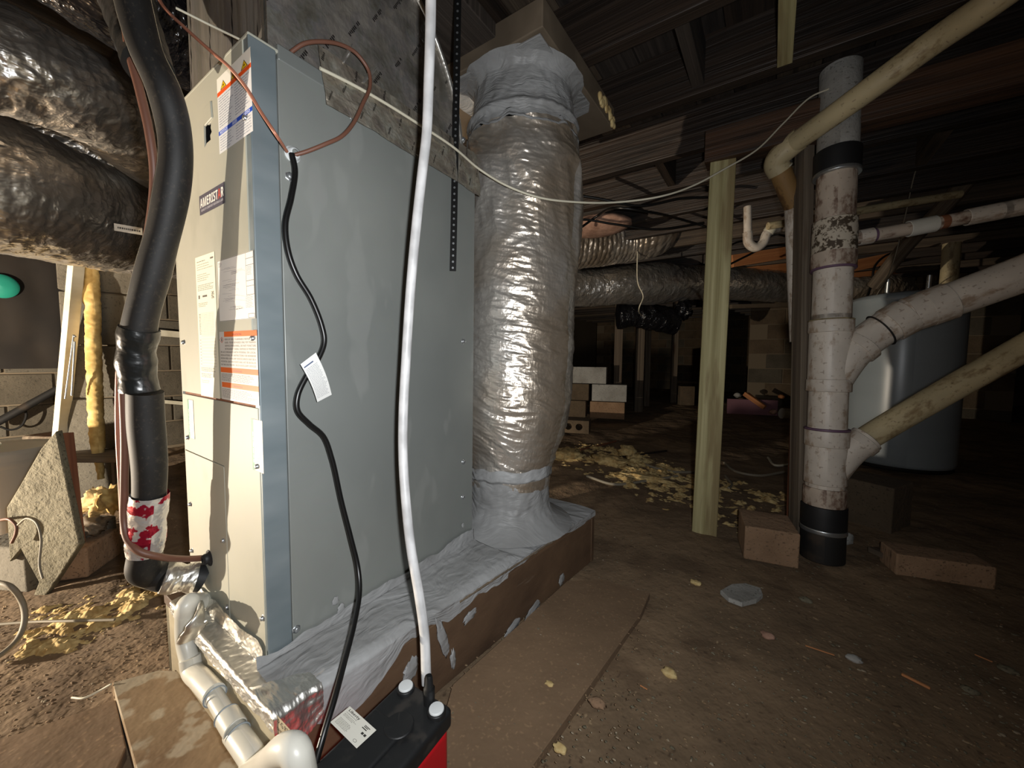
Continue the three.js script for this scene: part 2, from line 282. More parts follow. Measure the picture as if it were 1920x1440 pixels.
{ // black insulation with pale dust
  M.foam = new THREE.MeshPhysicalMaterial({ map: tex(512, (u, v) => mix3([18, 17, 16], [52, 46, 38], sst(0.1, 0.55, tf(u, v, 30, 30, 601, 4, 0.8)) * 0.8), true, 6), roughness: 0.62, sheen: 1, sheenColor: new THREE.Color(0xd0bc98), sheenRoughness: 0.35, side: THREE.DoubleSide });
  M.tapeBlack = std({ color: 0x1b1d1d, roughness: 0.3, bumpMap: M.foil.bumpMap, bumpScale: 0.003 });
  M.cordBlack = std({ color: 0x101010, roughness: 0.35 });
  M.strapBlack = std({ color: 0x161616, roughness: 0.4, metalness: 0.3 });
  M.wireBrown = std({ color: 0x6b4738, roughness: 0.5 });
  M.wireCopper = std({ color: 0xa9705a, roughness: 0.4, metalness: 0.2 });
  M.wireWhite = std({ color: 0xcfc9b4, roughness: 0.5 });
  M.wireGrey = std({ color: 0x8a8272, roughness: 0.6 });
  M.tubeGrey = std({ map: tex(256, (u, v) => mix3([206, 206, 206], [172, 172, 172], 0.5 + tf(u, v, 6, 6, 611, 4)), true, 6), roughness: 0.4 });
  M.redTape = std({ map: tex(512, (u, v) => mix3([206, 204, 202], [158, 28, 52], sst(0.12, 0.2, tf(u, v, 9, 9, 621, 4))), true, 5), metalness: 0.6, roughness: 0.25, bumpMap: M.foil.bumpMap, bumpScale: 0.006 });
  M.red = std({ color: 0xb3121c, roughness: 0.45 });
  M.plasticBlack = std({ map: tex(512, (u, v) => mix3([24, 25, 26], [48, 45, 42], sst(0.2, 0.6, tf(u, v, 8, 8, 631, 5))), true, 4), roughness: 0.5 });
  M.whitePlastic = std({ color: 0xd4d8d8, roughness: 0.4 });
  M.whitePaint = std({ map: tex(512, (u, v) => mix3([226, 222, 204], [196, 190, 168], 0.5 + tf(u, v, 4, 8, 641, 5)), true, 2), roughness: 0.5 });
  M.foamYellow = std({ map: tex(256, (u, v) => mix3([216, 190, 128], [182, 150, 88], 0.5 + tf(u, v, 8, 8, 651, 4)), true, 6), roughness: 0.9 });
  M.insul = std({ map: tex(256, (u, v) => mix3([216, 194, 140], [176, 146, 94], 0.5 + tf(u, v, 10, 10, 661, 5)), true, 8), roughness: 1 });
  M.insulPink = std({ map: tex(256, (u, v) => mix3([186, 150, 130], [146, 112, 94], 0.5 + tf(u, v, 10, 10, 667, 5)), true, 4), roughness: 1 });
  M.tank = std({ map: tex(512, (u, v) => mix3([164, 174, 180], [146, 156, 162], 0.5 + tf(u, v, 3, 3, 671, 4)), true, 1), roughness: 0.28 });
  M.bucket = std({ color: 0xb4b0a6, roughness: 0.5 });
  M.dark_sheet = std({ map: tex(512, (u, v) => mix3([44, 37, 30], [24, 20, 17], 0.5 + tf(u, v, 4, 4, 681, 5)), true, 1), roughness: 0.8 });
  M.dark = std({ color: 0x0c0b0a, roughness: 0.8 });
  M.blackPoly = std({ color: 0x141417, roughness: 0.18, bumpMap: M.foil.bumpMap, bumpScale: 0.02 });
  M.pinkBoard = std({ color: 0x7a5560, roughness: 0.8 });
  M.greenLens = std({ color: 0x2f9a86, roughness: 0.35 });
  M.orange = std({ color: 0xd07a2c, roughness: 0.6 });
  M.blue = std({ color: 0x3f64a8, roughness: 0.4 });
  M.clear = new THREE.MeshPhysicalMaterial({ color: 0xdfe2da, roughness: 0.2, transmission: 0.5, thickness: 0, side: THREE.DoubleSide });
}
// ---------------------------------------------------------------- the crawl space itself
const RX0 = -3.25, RX1 = 4.3, RZ0 = -9.6, RZ1 = 2.3, CEIL = 1.85, JB = 1.66;
const pierPos = DP(228, 960, 1.98); pierPos.y = 0;
const bump2 = (x, z, cx, cz, r) => { const d = Math.hypot(x - cx, z - cz) / r; return d < 1 ? (1 - d * d) ** 2 : 0; };
const moundC = FL(205, 985), insC = FL(1130, 880);
function gh(x, z) {
  let h = 0.035 * fbm3(x * 1.1, 0.3, z * 1.1, 3) + 0.016 * fbm3(x * 6, 2.3, z * 6, 3) + 0.007 * fbm3(x * 26, 7.3, z * 26, 2) - 0.01;
  const near = bump2(x, z, 0.15, -0.45, 1.35); h = lerp(h, h * 0.28 - 0.006, clamp(near * 2.2));       // trodden flat round the unit
  h += 0.10 * bump2(x, z, moundC.x, moundC.z, 0.42) + 0.05 * bump2(x, z, pierPos.x, pierPos.z, 0.5);
  h += 0.045 * bump2(x, z, insC.x - 0.1, insC.z, 0.8) + 0.16 * sst(-3.6, -5.6, z) * (1 - sst(-6, -8, z)) * (0.6 + 0.5 * fbm3(x, 0, z, 2));
  return h;
}
{ const g = grid(400, 560, (u, v) => { const x = lerp(RX0, RX1, u), z = lerp(RZ0, RZ1, v); return V(x, gh(x, z), z); }, (u, v, p) => [p.x, p.z]);
  structure(obj('floor', g, M.dirt), 'brown bare earth floor of the crawl space');
}
// concrete block walls: a core with separate block faces proud of the mortar
function blockWall(name, label, o, du, len, h, nrm, mats, mask) {
  const G = new THREE.Group(); G.name = name; scene.add(G); structure(G, label);
  const c = o.clone().addScaledVector(du, len / 2).addScaledVector(nrm, -0.11); c.y = h / 2 - 0.1;
  const core = rbox(len, h + 0.2, 0.2, 0.002), a = Math.atan2(nrm.x, nrm.z); core.rotateY(a); core.translate(c.x, c.y, c.z);
  obj('mortar_core', core, M.mortar, G);
  const BL = 0.4, BH = 0.2; let k = 0; const geos = [0, 1, 2, 3].map(() => { const g = rbox(BL - 0.012, BH - 0.012, 0.024, 0.004); g.rotateY(a); return g; });
  for (let r = 0; r * BH < h - 0.02; r++) for (let i = -1; i * BL < len; i++) {
    const s = i * BL + (r % 2 ? BL / 2 : 0) + BL / 2; if (s < BL * 0.45 || s > len - BL * 0.45) continue; if (mask && !mask(s, r * BH)) continue;
    const m = obj('block', geos[k % 4], mats[(k * 7 + r * 3) % mats.length], G); k++;
    const p = o.clone().addScaledVector(du, s).addScaledVector(nrm, -0.008 + 0.004 * ((k * 37 % 10) / 10)); p.y = r * BH + BH / 2; m.position.copy(p);
  }
  return G;
}
blockWall('wall_back', 'brown concrete block wall at the far end', V(RX0, 0, RZ0), V(1, 0, 0), RX1 - RX0, CEIL, V(0, 0, 1), [M.block, M.wallGrey, M.block]);
blockWall('wall_left', 'grey concrete block wall behind the bucket and the pier', V(RX0, 0, RZ1), V(0, 0, -1), RZ1 - RZ0, CEIL, V(1, 0, 0), [M.wallGrey, M.wallGrey, M.concrete], (s) => s < 6.5);
{ const g = rbox(0.2, CEIL + 0.2, RZ1 - RZ0, 0.002); g.translate(RX1 + 0.1, CEIL / 2 - 0.05, (RZ0 + RZ1) / 2); structure(obj('wall_right', g, M.block), 'dark block wall beyond the pipes'); }
{ const g = rbox(RX1 - RX0 + 0.4, CEIL + 0.2, 0.2, 0.002); g.translate((RX0 + RX1) / 2, CEIL / 2 - 0.05, RZ1 + 0.1); structure(obj('wall_front', g, M.block), 'block wall behind the camera'); }
{ const a = DP(1402, 700, 5.35); blockWall('wall_inner', 'brown concrete block cross wall behind the rubble', V(a.x, 0, a.z), V(1, 0, 0), 2.4, 1.64, V(0, 0, 1), [M.block, M.block, M.wallGrey]); }
// ceiling: deck boards across joists
{ const G = new THREE.Group(); G.name = 'ceiling'; scene.add(G); structure(G, 'old board subfloor on dark wooden joists');
  const dk = rbox(RX1 - RX0 + 0.4, 0.1, RZ1 - RZ0 + 0.4, 0.002); dk.translate((RX0 + RX1) / 2, CEIL + 0.085, (RZ0 + RZ1) / 2); obj('deck', dk, M.joist, G);
  const vs = [0, 1, 2, 3, 4].map(() => beamUV(0.142, 0.022, RZ1 - RZ0, 0.002));
  let k = 0; for (let x = RX0 + 0.07; x < RX1; x += 0.145) { const m = obj('floor_board', vs[k % 5], [M.deck, M.deck, M.joist, M.deck, M.joistPale][(k * 7) % 5], G); m.position.set(x, CEIL + 0.012 - 0.004 * (k % 3), (RZ0 + RZ1) / 2); k++; }
  const js = [0, 1, 2, 3].map(() => { const g = beamUV(0.045, CEIL - JB, RX1 - RX0, 0.003); g.rotateY(Math.PI / 2); return g; });
  let i = 0; for (let z = 1.76; z > RZ0 + 0.1; z -= 0.38) { const m = obj('joist', js[i % 4], z < -2.2 ? [M.joist, M.joistPale, M.joist][i % 3] : M.joist, G); m.position.set((RX0 + RX1) / 2, (CEIL + JB) / 2 - (i % 2) * 0.006, z); i++; }
  // orange boards on edge under the far joists, lit by the work lamp
  for (const [a, b, d, h] of [[[1372, 490], [1500, 470], 3.2, 0.1], [[1372, 518], [1500, 500], 3.8, 0.13], [[1372, 545], [1500, 534], 4.5, 0.1], [[1570, 505], [1690, 480], 3.4, 0.1], [[1570, 520], [1720, 504], 4.0, 0.06]]) obj('ledger_board', beam(DP(a[0], a[1], d), DP(b[0], b[1], d + 0.12), 0.03, h), M.orangeWood, G);
  // short blocking boards between joists
  for (const [x, z0, z1, dy, mt] of [[0.69, -0.925, -1.25, -0.012, M.post], [0.44, -0.925, -1.25, 0.02, M.deck], [1.45, -0.925, -1.25, 0.01, M.joistPale], [1.75, -1.3, -1.63, 0.0, M.joistPale], [2.2, -1.68, -2.0, 0.0, M.joistPale], [0.2, -1.68, -2.0, 0.01, M.joist], [1.25, -2.05, -2.4, 0, M.joistPale]]) {
    const g = beam(V(x, JB + 0.07 + dy, z0), V(x, JB + 0.07 + dy, z1), 0.04, 0.14); obj('blocking', g, mt, G);
  }
}
// carrying beam over the posts
{ const g = beam(V(0.43, 1.595, -1.56), V(RX1 - 0.02, 1.595, -1.56), 0.09, 0.125); solo('carrying_beam', g, M.joistRed, 'reddish brown wooden beam resting on the pale square post', 'beam'); }
// ---------------------------------------------------------------- air handler
const W = 0.375, H = 1.03, D = 0.545, YB = 0.184, TILT = -0.011;
const AH = thing('air_handler', 'tall metal air handler cabinet with cream front panels and grey side', 'air handler', null, V(0, YB, 0));
AH.rotation.z = TILT; AH.updateMatrixWorld(true);
const AHi = AH.matrixWorld.clone().invert();
const onAH = (px, py, axis = 'z', val = 0) => { const o = CAM.clone().applyMatrix4(AHi), r = ray(px, py).transformDirection(AHi); const t = (val - o[axis]) / r[axis]; return o.addScaledVector(r, t); };
{
  const body = rbox(W - 0.01, H - 0.004, D - 0.03, 0.003); body.translate(-W / 2 - 0.002, H / 2, -D / 2 - 0.012); obj('body', body, M.sideGrey, AH);
  // side sheet and blue-grey corner post with a small return
  const side = rbox(0.004, H - 0.012, D - 0.044, 0.0015); side.translate(-0.002, H / 2 - 0.004, -0.042 - (D - 0.044) / 2); obj('side_sheet', side, M.sideGrey, AH);
  const post = rbox(0.006, H, 0.0405, 0.002); post.translate(-0.0025, H / 2, -0.0205); 
  const post2 = rbox(0.018, H, 0.004, 0.001); post2.translate(-0.0105, H / 2, -0.0035); const cp = obj('corner_post', [post, post2], M.cornerBlue, AH);
  const rail = rbox(0.012, 0.026, D - 0.045, 0.003); rail.translate(-0.005, H + 0.001, -0.043 - (D - 0.045) / 2); obj('top_rail', rail, M.sideGrey, AH);
  const lid = rbox(W, 0.006, D, 0.002); lid.translate(-W / 2, H + 0.001, -D / 2); obj('top_sheet', lid, M.cream, AH);
  const lip = rbox(0.004, H, 0.03, 0.001); lip.translate(-W + 0.001, H / 2, -0.016); obj('left_edge', lip, M.cream, AH);
  // upper door with the torn knock-out
  const seam = onAH(430, 753).y, bot = 0.012, TH = 0.003;
  const hp = [[382, 231], [389, 233], [396, 228], [395, 240], [397, 247], [394, 254], [395, 262], [388, 268], [383.5, 277], [382.5, 255]].map(q => onAH(...q));
  const sh = new THREE.Shape(); sh.moveTo(-W + 0.004, seam + 0.0035); sh.lineTo(-0.02, seam + 0.0035); sh.lineTo(-0.02, H - 0.002); sh.lineTo(-W + 0.03, H - 0.002); sh.quadraticCurveTo(-W + 0.004, H - 0.004, -W + 0.004, H - 0.03);
  const hole = new THREE.Path(hp.map(p => new THREE.Vector2(p.x, p.y))); sh.holes.push(hole);
  const ext = (s) => { const g = new THREE.ExtrudeGeometry(s, { depth: TH - 0.0012, bevelEnabled: true, bevelThickness: 0.0006, bevelSize: 0.0006, bevelSegments: 1 }); g.translate(0, 0, -TH + 0.0006); return uvBox(g); };
  const up = obj('upper_door', ext(sh), M.cream, AH);
  const dark_backing = rbox(W - 0.02, H - 0.02, 0.004); dark_backing.translate(-W / 2, H / 2, -0.0165); obj('dark_backing', dark_backing, M.dark, AH);  // black plate put behind the doors so hole and gaps read dark
  // embossed flap above and groove under the knock-out
  const e1 = onAH(391, 214), e2 = onAH(388, 305); 
  const flap = rbox(0.036, 0.03, 0.004, 0.0018); flap.rotateZ(0.1); flap.translate(e1.x, e1.y, 0.0005); obj('knockout_flap', flap, M.cream, up);
  // lower doors
  const xs = onAH(429, 1100).x, yn = onAH(432, 880).y;
  const s2 = new THREE.Shape(); s2.moveTo(xs + 0.0015, bot); s2.lineTo(-0.008, bot); s2.lineTo(-0.008, seam - 0.003); s2.lineTo(-W + 0.004, seam - 0.003); s2.lineTo(-W + 0.004, yn + 0.0015); s2.lineTo(xs + 0.0015, yn + 0.0015); s2.lineTo(xs + 0.0015, bot);
  const lo = obj('lower_door', ext(s2), M.cream, AH);
  const s3 = new THREE.Shape(); s3.moveTo(-W + 0.004, bot); s3.lineTo(xs - 0.0015, bot); s3.lineTo(xs - 0.0015, yn - 0.0015); s3.lineTo(-W + 0.004, yn - 0.0015);
  obj('pipe_panel', ext(s3), M.cream, AH);
  const strip = rbox(W - 0.03, 0.007, 0.006, 0.002); strip.translate(-W / 2 - 0.004, seam, -0.006); obj('door_gap_rail', strip, M.woodRust, AH);
  const fil = rbox(0.014, H - 0.02, 0.006, 0.002); fil.translate(-0.0125, H / 2, -0.0055); obj('front_stile', fil, M.cream, AH);
  // screws
  const scr = mergeGeometries([turned([[0, 0.0045], [0.003, 0.0045], [0.0042, 0.003], [0.0042, 0], [0.0062, 0], [0.0062, -0.001]].reverse(), V(0, 0, 0), V(0, 0, 1), 6).toNonIndexed()]);
  for (const [x, y] of [[479, 209], [490, 634], [345.5, 642], [496, 879], [353.5, 820], [420, 1013], [427, 1138], [502, 1166], [358, 945], [361, 1032], [411, 1000]].slice(0, 10)) { const p = onAH(x, y); const m = obj('screw', scr, M.zinc, AH); m.position.set(clamp(p.x, -W + 0.009, -0.0135), p.y, 0.0005); }
  const scr2 = scr.clone(); scr2.rotateY(Math.PI / 2); scr2.scale(1.3, 1.3, 1.3);
  for (const [x, y] of [[544, 331], [660, 217], [868, 262], [869, 640], [869, 866], [868, 932], [556, 1180]]) { const p = onAH(x, y, 'x', 0.001); const m = obj('screw', scr2, M.zinc, AH); m.position.set(0.0002, p.y, Math.min(p.z, -0.012)); }
  const gr = onAH(393, 1046); const gg = turned([[0.004, 0.012], [0.009, 0.012], [0.011, 0.008], [0.011, 0.003], [0.016, 0.002], [0.017, 0]].reverse(), V(gr.x, gr.y, 0), V(0, 0, 1), 14); obj('grommet', gg, M.rubber, AH);
  const bush = onAH(548, 290, 'x', 0); const bg = turned([[0.006, 0.012], [0.009, 0.011], [0.010, 0.003], [0.013, 0.002], [0.013, 0]].reverse(), V(0, bush.y, bush.z), V(1, 0, 0), 14); obj('cord_bushing', bg, M.whitePlastic, AH);

  // ---- printed labels
  const cv = (w, h, draw) => { const c = document.createElement('canvas'); c.width = w; c.height = h; const x = c.getContext('2d'); draw(x, w, h); const t = new THREE.CanvasTexture(c); t.colorSpace = THREE.SRGBColorSpace; t.magFilter = THREE.LinearFilter; return t; };
  globalThis.__cv = cv;
  const lines = (x, x0, y0, w, n, dy, th, col, ragged = 0.3) => { x.fillStyle = col; for (let i = 0; i < n; i++) { let p = x0; const end = x0 + w * (1 - ragged * rnd()); while (p < end) { const l = Math.min(end - p, (2 + rnd() * 5) * th); x.fillRect(p, y0 + i * dy, l, th); p += l + th * 0.9; } } };
  const label = (name, text, q, draw, w, h, parent) => {
    const P = q.map(c => onAH(...c)); const x0 = (P[0].x + P[3].x) / 2, x1 = (P[1].x + P[2].x) / 2, y1 = (P[0].y + P[1].y) / 2, y0 = (P[2].y + P[3].y) / 2;
    const g = new THREE.PlaneGeometry(x1 - x0, y1 - y0); g.translate((x0 + x1) / 2, (y0 + y1) / 2, 0.0006);
    const m = obj(name, g, std({ map: cv(w, h, draw), roughness: 0.45 }), parent); m.userData.label = text; return m;
  };
  label('caution_label', 'white caution label with orange and blue stripes', [[408.5, 146], [470.5, 90], [475, 248], [411, 289]], (x, w, h) => {
    x.fillStyle = '#dfe0e2'; x.fillRect(0, 0, w, h); x.fillStyle = '#f2efe4'; x.fillRect(0, 0, w, h * 0.2);
    for (const cx of [0.2, 0.52, 0.82]) { x.fillStyle = '#f2c40a'; x.strokeStyle = '#2a2410'; x.lineWidth = 5; x.beginPath(); x.moveTo(w * cx - 44, h * 0.178); x.lineTo(w * cx + 44, h * 0.178); x.lineTo(w * cx, h * 0.085); x.closePath(); x.fill(); x.stroke(); x.fillStyle = '#1a1608'; x.beginPath(); x.moveTo(w * cx + 5, h * 0.11); x.lineTo(w * cx - 12, h * 0.147); x.lineTo(w * cx, h * 0.147); x.lineTo(w * cx - 6, h * 0.172); x.lineTo(w * cx + 13, h * 0.138); x.lineTo(w * cx + 1, h * 0.138); x.closePath(); x.fill(); }
    x.fillStyle = '#ee5a1c'; x.fillRect(0, h * 0.185, w, h * 0.055);
    lines(x, 20, h * 0.27, w * 0.46, 12, h * 0.034, 7, '#8d93a0'); lines(x, w * 0.53, h * 0.27, w * 0.44, 12, h * 0.034, 7, '#8d93a0');
    x.fillStyle = '#2350c4'; x.fillRect(0, h * 0.7, w, h * 0.055); x.fillStyle = '#e8ecf8'; x.font = 'bold 34px sans-serif'; x.textAlign = 'center'; x.fillText('NOTICE', w * 0.16, h * 0.744); x.fillText('AVIS', w * 0.5, h * 0.744); x.fillText('AVISO', w * 0.84, h * 0.744);
    lines(x, 20, h * 0.785, w * 0.46, 6, h * 0.034, 7, '#9aa0ad'); lines(x, w * 0.53, h * 0.785, w * 0.44, 6, h * 0.034, 7, '#9aa0ad');
  }, 512, 640, up);
  { const m = label('name_plate', 'dark grey name plate with white lettering', [[375.5, 370], [422.5, 339], [423, 377], [376, 408.5]], (x, w, h) => {
    x.fillStyle = '#4d4a58'; x.fillRect(0, 0, w, h); x.font = 'bold 150px sans-serif'; x.textAlign = 'left'; const t = 'AMERIST', t2 = 'A', t3 = 'R'; const tot = x.measureText('AMERISTAR').width; x.save(); x.translate(w * 0.03, h * 0.64); x.scale(w * 0.93 / tot, 1.1); x.fillStyle = '#f0eee6'; x.fillText(t, 0, 0); let p = x.measureText(t).width; x.fillStyle = '#d2503c'; x.fillText(t2, p, 0); p += x.measureText(t2).width; x.fillStyle = '#f0eee6'; x.fillText(t3, p, 0); x.restore();
    x.fillStyle = '#b9b7bd'; x.font = 'bold 40px sans-serif'; x.textAlign = 'center'; x.fillText('QUALITY COMFORT HEATING & AIR', w * 0.5, h * 0.84, w * 0.92);
  }, 768, 256, up); m.position.z = 0.0006; }
  label('rating_label', 'tall narrow cream rating label', [[367.5, 485.5], [403, 469.5], [412.7, 749], [377, 740]], (x, w, h) => {
    x.fillStyle = '#f4efd8'; x.fillRect(0, 0, w, h); x.fillStyle = '#4a463c'; x.font = 'bold 22px sans-serif';
    lines(x, 24, 40, w * 0.5, 1, 20, 6, '#6a665c'); x.fillRect(w * 0.78, 34, w * 0.16, 14); lines(x, 24, 66, w * 0.85, 3, 20, 5, '#8a8678'); lines(x, 24, 150, w * 0.7, 4, 17, 5, '#8a8678'); lines(x, 24, 240, w * 0.88, 4, 14, 5, '#77736a');
    x.fillStyle = '#55524a'; x.fillRect(30, 325, 26, 30); x.fillRect(100, 330, 78, 16); for (let i = 0; i < 8; i++) for (let j = 0; j < 12; j++) if (rnd() > 0.45) x.fillRect(w * 0.78 + i * 5, 310 + j * 5, 5, 5);
    lines(x, 24, 392, w * 0.5, 3, 13, 5, '#8a8678'); x.strokeStyle = '#a39e90'; x.lineWidth = 1.5; for (let i = 0; i < 9; i++) for (let j = 0; j < 15; j++) { x.strokeRect(60 + i * 24, 480 + j * 13, 24, 13); } lines(x, 24, 484, 32, 14, 13.2, 5, '#6a665c', 0.1);
    for (let j = 0; j < 9; j++) { x.strokeRect(50, 700 + j * 26, w - 80, 26); lines(x, 24, 708 + j * 26, 20, 1, 10, 5, '#6a665c', 0); } lines(x, 24, 948, w * 0.8, 3, 13, 5, '#77736a'); lines(x, 24, 1000, w * 0.6, 3, 13, 5, '#77736a'); lines(x, 24, 1060, w * 0.5, 2, 15, 4, '#8a8678');
  }, 320, 1200, up);
  label('wiring_diagram', 'white wiring diagram sheet with black border', [[408, 489], [476, 470], [479.6, 597], [412, 603.5]], (x, w, h) => {
    x.fillStyle = '#f0eee8'; x.fillRect(0, 0, w, h); x.strokeStyle = '#3c3a40'; x.lineWidth = 4; x.strokeRect(4, 4, w - 8, h - 8);
    const bx = w * 0.8; for (const [a, b] of [[0, 0.09], [0.09, 0.19], [0.19, 0.42], [0.42, 0.5], [0.5, 0.63]]) x.strokeRect(bx, h * a + 4, w - bx - 6, h * (b - a)); lines(x, bx + 10, h * 0.22, w * 0.14, 6, 16, 4, '#77757c'); lines(x, bx - 20, h * 0.65, w * 0.2, 9, 15, 4, '#8a888e'); x.strokeRect(w * 0.83, h * 0.92, w * 0.15, h * 0.06);
    lines(x, 24, 30, 60, 4, 14, 5, '#55535a'); x.lineWidth = 2; x.strokeStyle = '#8d8b92';
    for (let i = 0; i < 26; i++) { const y = h * (0.14 + 0.7 * rnd()), a = w * (0.1 + 0.4 * rnd()); x.beginPath(); x.moveTo(a, y); x.lineTo(a + w * 0.3 * rnd(), y); x.lineTo(a + w * 0.28, y + 40 * (rnd() - 0.3)); x.stroke(); } lines(x, w * 0.4, h * 0.24, w * 0.2, 2, 16, 5, '#66646c'); lines(x, w * 0.15, h * 0.42, w * 0.5, 2, 20, 4, '#77757c'); lines(x, w * 0.5, h * 0.82, w * 0.18, 1, 16, 7, '#55535a');
  }, 640, 720, up);
  label('hazard_label', 'white hazard label with three orange bars and a red diamond', [[412.7, 623], [483.5, 618], [485.5, 760], [416, 748.5]], (x, w, h) => {
    x.fillStyle = '#d9d6d0'; x.fillRect(0, 0, w, h); x.fillStyle = '#ee6a1c'; x.fillRect(w * 0.14, 0, w * 0.86, h * 0.075); x.fillRect(0, h * 0.52, w, h * 0.075); x.fillRect(w * 0.02, h * 0.74, w * 0.98, h * 0.075);
    x.fillStyle = '#5a2408'; x.font = 'bold 38px sans-serif'; x.textAlign = 'center'; x.fillText('WARNING', w * 0.5, h * 0.057); x.fillText('WARNING', w * 0.48, h * 0.578); x.fillText('WARNING', w * 0.48, h * 0.797);
    x.save(); x.translate(w * 0.066, h * 0.12); x.rotate(Math.PI / 4); x.strokeStyle = '#c23a28'; x.lineWidth = 7; x.fillStyle = '#f2efe8'; x.fillRect(-30, -30, 60, 60); x.strokeRect(-30, -30, 60, 60); x.restore(); x.fillStyle = '#2a2622'; x.beginPath(); x.moveTo(w * 0.066, h * 0.088); x.quadraticCurveTo(w * 0.1, h * 0.13, w * 0.066, h * 0.148); x.quadraticCurveTo(w * 0.035, h * 0.13, w * 0.066, h * 0.088); x.fill();
    x.fillStyle = '#55524e'; x.textAlign = 'left'; x.font = 'bold 36px sans-serif'; const T = ['RISK OF FIRE. FLAMMABLE REFRIGERANT', 'USED. TO BE REPAIRED ONLY BY TRAINED', 'SERVICE PERSONNEL. DO NOT PUNCTURE', 'REFRIGERANT TUBING. DISPOSED OF PROPERLY', 'IN ACCORDANCE WITH FEDERAL OR LOCAL', 'REGULATIONS. SEE INSTRUCTIONS FOR MINIMUM', 'ROOM AREA. AUXILIARY DEVICES WHICH MAY BE A', 'POTENTIAL IGNITION SOURCE SHALL NOT BE INSTALLED', 'IN THE DUCTWORK. SUCH AUXILIARY DEVICES'];
    T.forEach((t, i) => x.fillText(t, i < 4 ? w * 0.15 : w * 0.02, h * (0.125 + i * 0.046), w * (i < 4 ? 0.82 : 0.94)));
    lines(x, w * 0.02, h * 0.615, w * 0.94, 6, h * 0.019, 8, '#6f6c68'); lines(x, w * 0.02, h * 0.84, w * 0.94, 7, h * 0.02, 8, '#6f6c68');
  }, 768, 1024, up);
  const greenLab = (side) => (x, w, h) => { x.fillStyle = '#e9e6d6'; x.fillRect(0, 0, w, h); x.fillStyle = '#3f8f72'; x.fillRect(0, 0, w * 0.22, h); x.strokeStyle = '#6b6a60'; x.lineWidth = 3; x.strokeRect(1, 1, w - 2, h - 2); x.save(); x.translate(w * 0.28, h * 0.95); x.rotate(-Math.PI / 2); lines(x, 0, 0, h * 0.86, 6, w * 0.105, 5, '#7d7a70'); x.fillStyle = '#cfe6dc'; lines(x, h * 0.1, -w * 0.17, h * 0.6, 1, 10, 9, '#cfe6dc', 0); x.restore(); };
  label('energy_label', 'small white label with green edge beside the right screw', [[472, 784], [493, 790], [494.5, 887], [473.7, 881]], greenLab(1), 160, 480, lo);
  label('energy_label', 'small white label with green edge at the left door edge', [[350.5, 748], [361.5, 750], [366.5, 823], [356.8, 822]], greenLab(0), 160, 480, lo);
}
